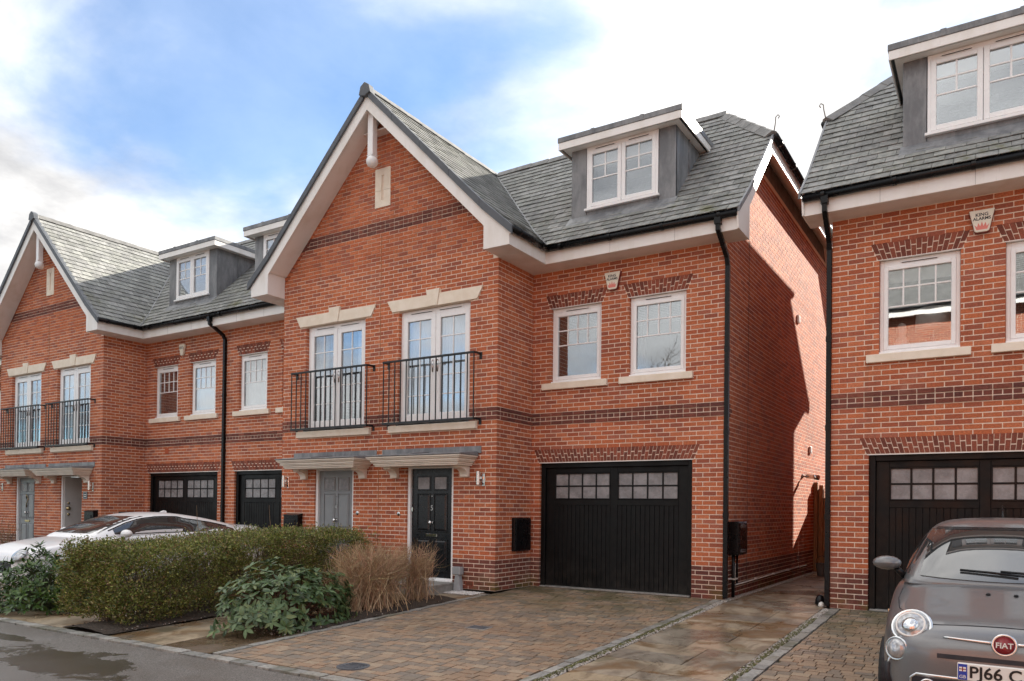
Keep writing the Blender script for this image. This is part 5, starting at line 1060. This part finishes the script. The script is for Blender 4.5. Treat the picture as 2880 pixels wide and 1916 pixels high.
# small grey hatchback, nose towards the road
FX, FY = .045, -5.87
fc = empty('grey_hatchback', (FX, FY+1.85, zg(FY+1.8)), 'small metallic grey hatchback parked nose out on the right drive', 'car')
fs = [(0, .40, .02, .34, .425), (.025, .55, -.03, .40, .50), (.09, .68, -.06, .455, .575), (.24, .765, -.07, .53, .64), (.45, .80, -.07, .585, .695), (.75, .815, -.07, .645, .77), (1.0, .82, -.07, .71, .845), (1.2, .825, -.07, .76, .885), (1.6, .83, -.07, .79, .90), (2.8, .83, -.06, .80, .91), (3.4, .80, -.04, .74, .87), (3.62, .70, 0, .64, .76), (3.70, .5, .08, .5, .6)]
b1 = shell('body', [body_section(FX, FY+t, w, zb, zs, zt) for t, w, zb, zs, zt in fs], 'grey_metallic', fc)
gs = [(1.0, .66, .60, .80, .845), (1.12, .73, .66, .80, .905), (1.4, .755, .64, .80, 1.06), (1.65, .765, .61, .80, 1.19), (1.85, .77, .585, .80, 1.275), (2.0, .77, .575, .80, 1.325), (2.35, .77, .565, .80, 1.365), (2.8, .765, .56, .80, 1.36), (3.15, .75, .55, .80, 1.31), (3.4, .72, .53, .80, 1.18), (3.58, .68, .5, .80, .98)]
b2 = shell('cabin', [house_section(FX, FY+t, a, b, c, d) for t, a, b, c, d in gs], 'grey_metallic', fc)
cst = Caster([b1, b2]); fwd = (0, 1, 0)
D_ = (0, .75, -.66)
def wsr(hb, ht, zb, zt, n=9, m_=12, y0=FY-1.2, up=1.05): return [[(FX+(hb+(ht-hb)*i/n)*(2*j/m_-1), y0, zb+(zt-zb)*i/n-.03*(1-(2*j/m_-1)**2)*(1-i/n)) for j in range(m_+1)] for i in range(n+1)]
patch(cst, wsr(.69, .55, .895, 1.268), fwd, .007).build('windscreen', 'car_glass', fc, True)
patch(cst, [[(FX+(.53 if z < 1.27 else .50)*(2*j/12-1), FY-1.2, z) for j in range(13)] for z in (1.262, 1.285)], fwd, .009).build('windscreen_band', 'black_plastic', fc, True)
for s_ in (-1, 1):
    patch(cst, [[(FX+s_*2, FY+t, .90+(zt-.90)*k) for t, zt in ((1.35, .94), (1.6, 1.08), (1.85, 1.20), (2.2, 1.27), (2.6, 1.27), (2.95, 1.24))] for k in (0, .33, .66, 1)], (-s_, 0, 0), .006).build('side_window', 'car_glass', fc, True)
    patch(cst, [[(FX+s_*2, FY+t, z) for t in (1.30, 3.0)] for z in (.885, .9)], (-s_, 0, 0), .008).build('window_trim', 'black_plastic', fc, True)
def stud(x, z, prof, mat, name, tilt=.55, n=24, sx=1., dy=0.):
    p, nn = cst((FX+x, FY-1, z), fwd)
    if p is None: return
    ax = (Vector((0, -1, 0))*(1-tilt)+nn*tilt).normalized(); MB().lathe(prof, p+ax*dy, ax, n).build(name, mat, fc, True)
for s_ in (-1, 1):
    x = s_*.575; z = .575
    stud(x, z, [(.142, -.06), (.142, .010), (.128, .022), (.120, .012)], 'chrome', 'headlight_ring'); stud(x, z, [(.122, -.02), (.118, .016), (.095, .036), (.05, .05), (0, .054)], 'lamp_lens', 'headlight'); stud(x, z-.005, [(.060, .03), (.056, .050), (.03, .062), (0, .066)], 'chrome', 'headlight_projector'); stud(x, z, [(.104, .026), (.100, .040), (.090, .040), (.086, .034)], 'plate_white', 'daylight_ring')
    stud(s_*.665, .415, [(.090, -.05), (.090, .008), (.080, .016), (.074, .008)], 'chrome', 'lower_lamp_ring'); stud(s_*.665, .415, [(.076, -.02), (.072, .014), (.04, .03), (0, .034)], 'lamp_lens', 'lower_lamp')
for s_ in (-1, 1):
    pts = []
    for k in range(10):
        x = s_*(.065+.30*k/9); p, nn = cst((FX+x, FY-1, .52+.012*k/9), fwd)
        if p: pts.append(tuple(p+nn*.004))
    MB().tube(pts, [.013-.006*k/9 for k in range(len(pts))], 8).build('chrome_whisker', 'chrome', fc, True)
stud(0, .515, [(.078, -.01), (.078, .020), (.068, .030), (.062, .022)], 'chrome', 'badge_rim', .2, 28); stud(0, .515, [(.063, .0), (.062, .024), (0, .028)], 'badge_red', 'badge', .2, 28)
p, nn = cst((FX, FY-1, .515), fwd); text_obj('badge_lettering', 'FIAT', .052, 'plate_white', fc, (FX, p.y-.030, .515), ext=.0015, bold=.001)
def ribbon(x0, x1, z0, z1, off, mat, name, n=24, z0b=None, z1b=None):
    z0b = z0 if z0b is None else z0b; z1b = z1 if z1b is None else z1b
    patch(cst, [[(FX+x0+(x1-x0)*j/n, FY-1, (z0+(z1-z0)*i/3)) for j in range(n+1)] for i in range(4)], fwd, off).build(name, mat, fc, True)
ribbon(-.40, .40, .392, .424, .003, 'print_dark', 'intake_slot')
ribbon(-.56, .56, .075, .245, .003, 'print_dark', 'lower_grille')
def line(pts, r, mat, name, d=fwd, y=None):
    q = []
    for x, z in pts:
        p, nn = cst((FX+x, FY-1, z), fwd)
        if p: q.append(tuple(p+nn*.001))
    if len(q) > 1: MB().tube(q, r, 6).build(name, mat, fc, True)
line([(-.57, .15), (-.565, .235), (-.53, .262), (-.3, .262), (0, .262), (.3, .262), (.53, .262), (.565, .235), (.57, .15)], .012, 'chrome', 'grille_surround')
for k in range(3): line([(x, .105+k*.045) for x in np.linspace(-.5, .5, 15)], .008, 'plastic_grey' if 0 else 'black_plastic', 'grille_bar')
for s_ in (-1, 1):
    stud(s_*.455, .185, [(.056, -.02), (.056, .022), (.046, .03), (.042, .02)], 'chrome', 'fog_lamp_ring'); stud(s_*.455, .185, [(.043, .0), (.042, .020), (0, .026)], 'indicator', 'fog_lamp')
    line([(s_*.70, .36), (s_*.735, .28), (s_*.715, .17), (s_*.66, .09)], .013, 'chrome', 'corner_trim'); line([(s_*.725, .30), (s_*.73, .22), (s_*.71, .15)], .028, 'print_dark', 'corner_vent')
    line([(s_*.455, .60), (s_*.40, .602), (s_*.2, .612), (0, .616)], .004, 'print_dark', 'bonnet_gap')
    pts = []
    for x, t in ((.455, .27), (.60, .36), (.69, .55), (.72, .8), (.71, 1.02)):
        p, nn = cst((FX+s_*x, FY+t, 2), (0, 0, -1))
        if p: pts.append(tuple(p+nn*.001))
    MB().tube(pts, .004, 6).build('bonnet_gap', 'print_dark', fc, True)
    # mirrors
    mx_, my_, mz_ = FX+s_*.86, FY+1.27, .975; m = MB(); rows = []
    for i in range(9):
        th = math.pi*i/8; rows.append([(mx_+.115*math.cos(th)*1.0, my_-.075*math.sin(th)*math.cos(f), mz_+.062*math.sin(th)*math.sin(f)) for f in np.linspace(0, 2*math.pi, 17)])
    mi = m.grid(rows).build('mirror', 'grey_metallic', fc, True); MB().tube([(FX+s_*.72, my_+.04, .86), (FX+s_*.80, my_+.02, .935)], [.035, .022], 8).build('mirror_stalk', 'black_plastic', fc, True)
    wheel(fc, FX+s_*.735, FY+.74, zg(FY+.7)+.30, .30, s_); wheel(fc, FX+s_*.735, FY+3.05, zg(FY+3.)+.30, .30, s_)
    for t in (.74, 3.05): MB().lathe([(.345, -.05), (.345, .0), (0, .001)], (FX+s_*(.80 if t < 1 else .80), FY+t, .135), (s_, 0, 0), 28).build('wheel_arch', 'print_dark', fc)
    stud(s_*.80, .60, [(.012, 0), (.012, .008), (0, .01)], 'indicator', 'side_marker')
for x0, x1 in ((-.30, .10), (-.02, .40)):
    p0, n0 = cst((FX+x0, FY-1, .93), fwd); p1, n1_ = cst((FX+x1, FY-1, .905), fwd); MB().tube([tuple(p0+n0*.02), tuple((p0+p1)/2+(n0+n1_)*.012), tuple(p1+n1_*.02)], .011, 6).build('wiper', 'black_plastic', fc, True)
for x in (-.10, .08):
    p, nn = cst((FX+x, FY+.80, 2), (0, 0, -1)); MB().lathe([(.018, 0), (.014, .012), (0, .014)], p, nn, 10).build('washer_jet', 'black_plastic', fc, True)
p, nn = cst((FX, FY-1, .30), fwd); yp_ = p.y-.018
npz = .318; pl_ = empty('number_plate', (FX, yp_, npz)); pl_.parent = fc; pl_.location -= wloc(fc)
B(FX-.275, FX+.275, yp_-.004, yp_+.03, npz-.060, npz+.060).build('plate', 'plate_white', pl_, bevel=.006); B(FX-.27, FX-.215, yp_-.006, yp_-.004, npz-.054, npz+.054).build('country_band', 'plate_blue', pl_)
text_obj('registration', 'PJ66 C', .112, 'plate_black', pl_, (FX-.205, yp_-.006, npz-.001), ext=.001, align='LEFT', bold=.0022); text_obj('country_code', 'GB', .032, 'plate_white', pl_, (FX-.2425, yp_-.0075, npz-.034), ext=.0006)
m = MB(); m.box(FX-.263, FX-.222, yp_-.0072, yp_-.006, npz+.004, npz+.034); m.build('flag_field', 'plate_white', pl_); B(FX-.2455, FX-.2395, yp_-.008, yp_-.0073, npz+.004, npz+.034).build('flag_cross', 'badge_red', pl_); B(FX-.263, FX-.222, yp_-.0081, yp_-.0073, npz+.016, npz+.022).build('flag_cross', 'badge_red', pl_)
p, nn = cst((FX, FY+2.9, 3), (0, 0, -1)); MB().tube([tuple(p), tuple(p+Vector((0, .04, .05))), tuple(p+Vector((0, .12, .14)))], [.02, .008, .003], 6).build('aerial', 'black_plastic', fc, True)
# white saloon behind the hedge
WX, WY = -14.1, -5.85
wc = empty('white_saloon', (WX, WY+2.35, zg(WY+2.3)), 'white saloon car parked on the left drive behind the hedge', 'car')
ws = [(0, .50, .10, .44, .50), (.05, .70, .04, .52, .58), (.18, .82, .0, .58, .65), (.5, .89, -.02, .66, .74), (1.0, .915, -.03, .74, .81), (1.4, .92, -.03, .78, .855), (2.4, .92, -.03, .82, .88), (3.5, .92, -.03, .89, .95), (4.3, .91, -.02, .93, .995), (4.78, .87, .04, .93, 1.005), (4.93, .78, .12, .84, .97), (5.0, .6, .25, .66, .78)]
c1 = shell('body', [body_section(WX, WY+t, w, zb, zs, zt) for t, w, zb, zs, zt in ws], 'white_paint', wc)
wg = [(1.08, .72, .66, .74, .80), (1.2, .80, .70, .74, .87), (1.5, .825, .66, .76, 1.0), (1.85, .835, .62, .78, 1.135), (2.15, .835, .595, .78, 1.215), (2.5, .835, .585, .78, 1.25), (2.9, .83, .58, .78, 1.25), (3.3, .82, .565, .78, 1.205), (3.7, .80, .55, .80, 1.145), (4.1, .77, .54, .82, 1.06), (4.45, .74, .54, .84, .98)]
c2 = shell('cabin', [house_section(WX, WY+t, a, b, c, d) for t, a, b, c, d in wg], 'white_paint', wc)
cw = Caster([c1, c2])
patch(cw, [[(WX+(.70+(.56-.70)*i/8)*(2*j/10-1), WY-1.2, .885+(1.185-.885)*i/8) for j in range(11)] for i in range(9)], fwd, .007).build('windscreen', 'car_glass', wc, True)
def wz(t): return np.interp(t, [a[0] for a in wg], [a[4] for a in wg])
for s_ in (-1, 1):
    for ta, tb in ((1.58, 4.05),):
        ts = np.linspace(ta, tb, 26); rows = []
        for k in (0, .3, .6, 1):
            rows.append([(WX+s_*2, WY+t, (.865+.012*(t-1.6))*(1-k)+max(.875+.012*(t-1.6), wz(t)-.085-.02*(t > 3))*k) for t in ts])
        patch(cw, rows, (-s_, 0, 0), .006).build('side_window', 'car_glass', wc, True)
    ts = np.linspace(1.5, 4.02, 22); pts = []
    for t in ts:
        p, nn = cw((WX+s_*2, WY+t, max(.88, wz(t)-.072-.02*(t > 3))), (-s_, 0, 0))
        if p: pts.append(tuple(p+nn*.003))
    MB().tube(pts, .012, 6).build('window_surround', 'black_plastic', wc, True)
    mx_, my_, mz_ = WX+s_*1.02, WY+1.66, .885; rows = []
    for i in range(9):
        th = math.pi*i/8; rows.append([(mx_+.125*math.cos(th), my_-.085*math.sin(th)*math.cos(f), mz_+.075*math.sin(th)*math.sin(f)) for f in np.linspace(0, 2*math.pi, 17)])
    MB().grid(rows).build('mirror', 'white_paint', wc, True); MB().tube([(WX+s_*.86, my_+.03, .80), (WX+s_*.95, my_+.01, .84)], [.04, .025], 8).build('mirror_stalk', 'black_plastic', wc, True)
    for t in (.95, 3.9):
        wheel(wc, WX+s_*.82, WY+t, zg(WY+t)+.33, .33, s_); MB().lathe([(.375, -.05), (.375, 0), (0, .001)], (WX+s_*.905, WY+t, zg(WY+t)+.35), (s_, 0, 0), 28).build('wheel_arch', 'print_dark', wc)
    p, nn = cw((WX+s_*.62, WY-1, .56), fwd); MB().lathe([(.14, -.02), (.13, .015), (.06, .03), (0, .033)], p, nn, 20).build('headlight', 'lamp_lens', wc, True)
    patch(cw, [[(WX+s_*x, WY+8, z) for x in (.45, .6, .75)] for z in (.74, .80, .86)], (0, -1, 0), .006).build('tail_light', 'badge_red', wc, True)
patch(cw, [[(WX+.5*(2*j/8-1), WY-1, z) for j in range(9)] for z in (.25, .35, .45)], fwd, .005).build('front_grille', 'print_dark', wc, True)
for z in (.90, .905): pass
m = MB(); yy = WY+3.0; m.prism([(yy-.10, wz(3.0)+.0), (yy+.10, wz(3.1)-.01), (yy+.09, wz(3.1)+.06), (yy+.03, wz(3.1)+.065)], 'x', WX-.025, WX+.025); m.build('roof_fin', 'white_paint', wc, bevel=.012)
# ------------------------------------------------------------------ across the road (seen in the window reflections)
t = NT('far_brick'); bt = t.n('ShaderNodeTexBrick'); mp = t.n('ShaderNodeMapping'); mp.inputs['Rotation'].default_value = (R(90), 0, 0); t.L(t.pos(), mp.inputs[0]); t.L(mp.outputs[0], bt.inputs[0])
for k, v in (('Color1', (.40, .115, .06, 1)), ('Color2', (.28, .08, .048, 1)), ('Mortar', (.62, .48, .37, 1)), ('Scale', 1.), ('Brick Width', .225), ('Row Height', .075), ('Mortar Size', .006)): bt.inputs[k].default_value = v
t.set(bt.outputs[0], .9); M['far_brick'] = t.m
OH = empty('opposite_house', (2.5, -20, -.3), 'brick house across the road, reflected in the right hand windows', 'house')
B(-5.0, 9, -28, -20, -.35, 9.0).build('wall', 'far_brick', OH); MB().prism([(-20.0+.5, 8.95), (-24, 13.0), (-28.5, 8.95)], 'x', -5.4, 9.3).build('roof', 'ridge_clay', OH); B(-5.4, 9.3, -19.52, -19.48, 8.72, 8.98).build('fascia', 'white_board', OH); MB().tube([(-5.4, -19.42, 8.98), (9.3, -19.42, 8.98)], .06, 8).build('gutter', 'black_plastic', OH)
MB().prism([(-2.62, 7.1), (-2.62, 7.4)], 'y', -28, -20) if 0 else None
for x in (-1., 2., 5.): ring(x, x+1.1, -19.99, -19.93, 4.2, 5.7, .08).build('window_frame', 'white_upvc', OH); B(x+.08, x+1.02, -19.985, -19.96, 4.28, 5.62).build('window_pane', 'car_glass', OH)
def bare_tree(x, y, h, label):
    o = empty('bare_tree', (x, y, -.35), label, 'tree', 'leafless trees across the road'); ps, rs = [], []
    def grow(p, d, L_, r, lv):
        k = 4; pts = [p]; q = np.array(p)
        for i in range(k): d = norm(d+RNG.normal(0, .13, 3)+np.array((0, 0, .04))); q = q+d*L_/k; pts.append(q)
        ps.append([tuple(a) for a in pts]); rs.append(r)
        if lv == 0: return
        for _ in range(3 if lv > 1 else 4):
            i = random.randrange(2, k+1); nd = norm(d+RNG.normal(0, .55, 3)); grow(pts[i], nd, L_*random.uniform(.55, .75), r*.5, lv-1)
    grow(np.array((x, y, -.4)), np.array((0, 0, 1.)), h*.36, h*.022, 5); n = len(ps)
    stems('trunk', ps[:1], rs[:1], [(.10, .08, .06)], 'twig', o, (x, y, -.35), 8).pop('kind', None) if 0 else stems('trunk', ps[:1], rs[:1], [(.10, .08, .06)], 'twig', o, (x, y, -.35), 8)
    stems('crown', ps[1:], rs[1:], [(.09, .07, .055)]*(n-1), 'twig', o, (x, y, -.35), 4)
bare_tree(-16.2, -30., 15.0, 'bare tree across the road, reflected in the window beside the downpipe'); bare_tree(-20.5, -34., 13., 'smaller bare tree further left across the road')
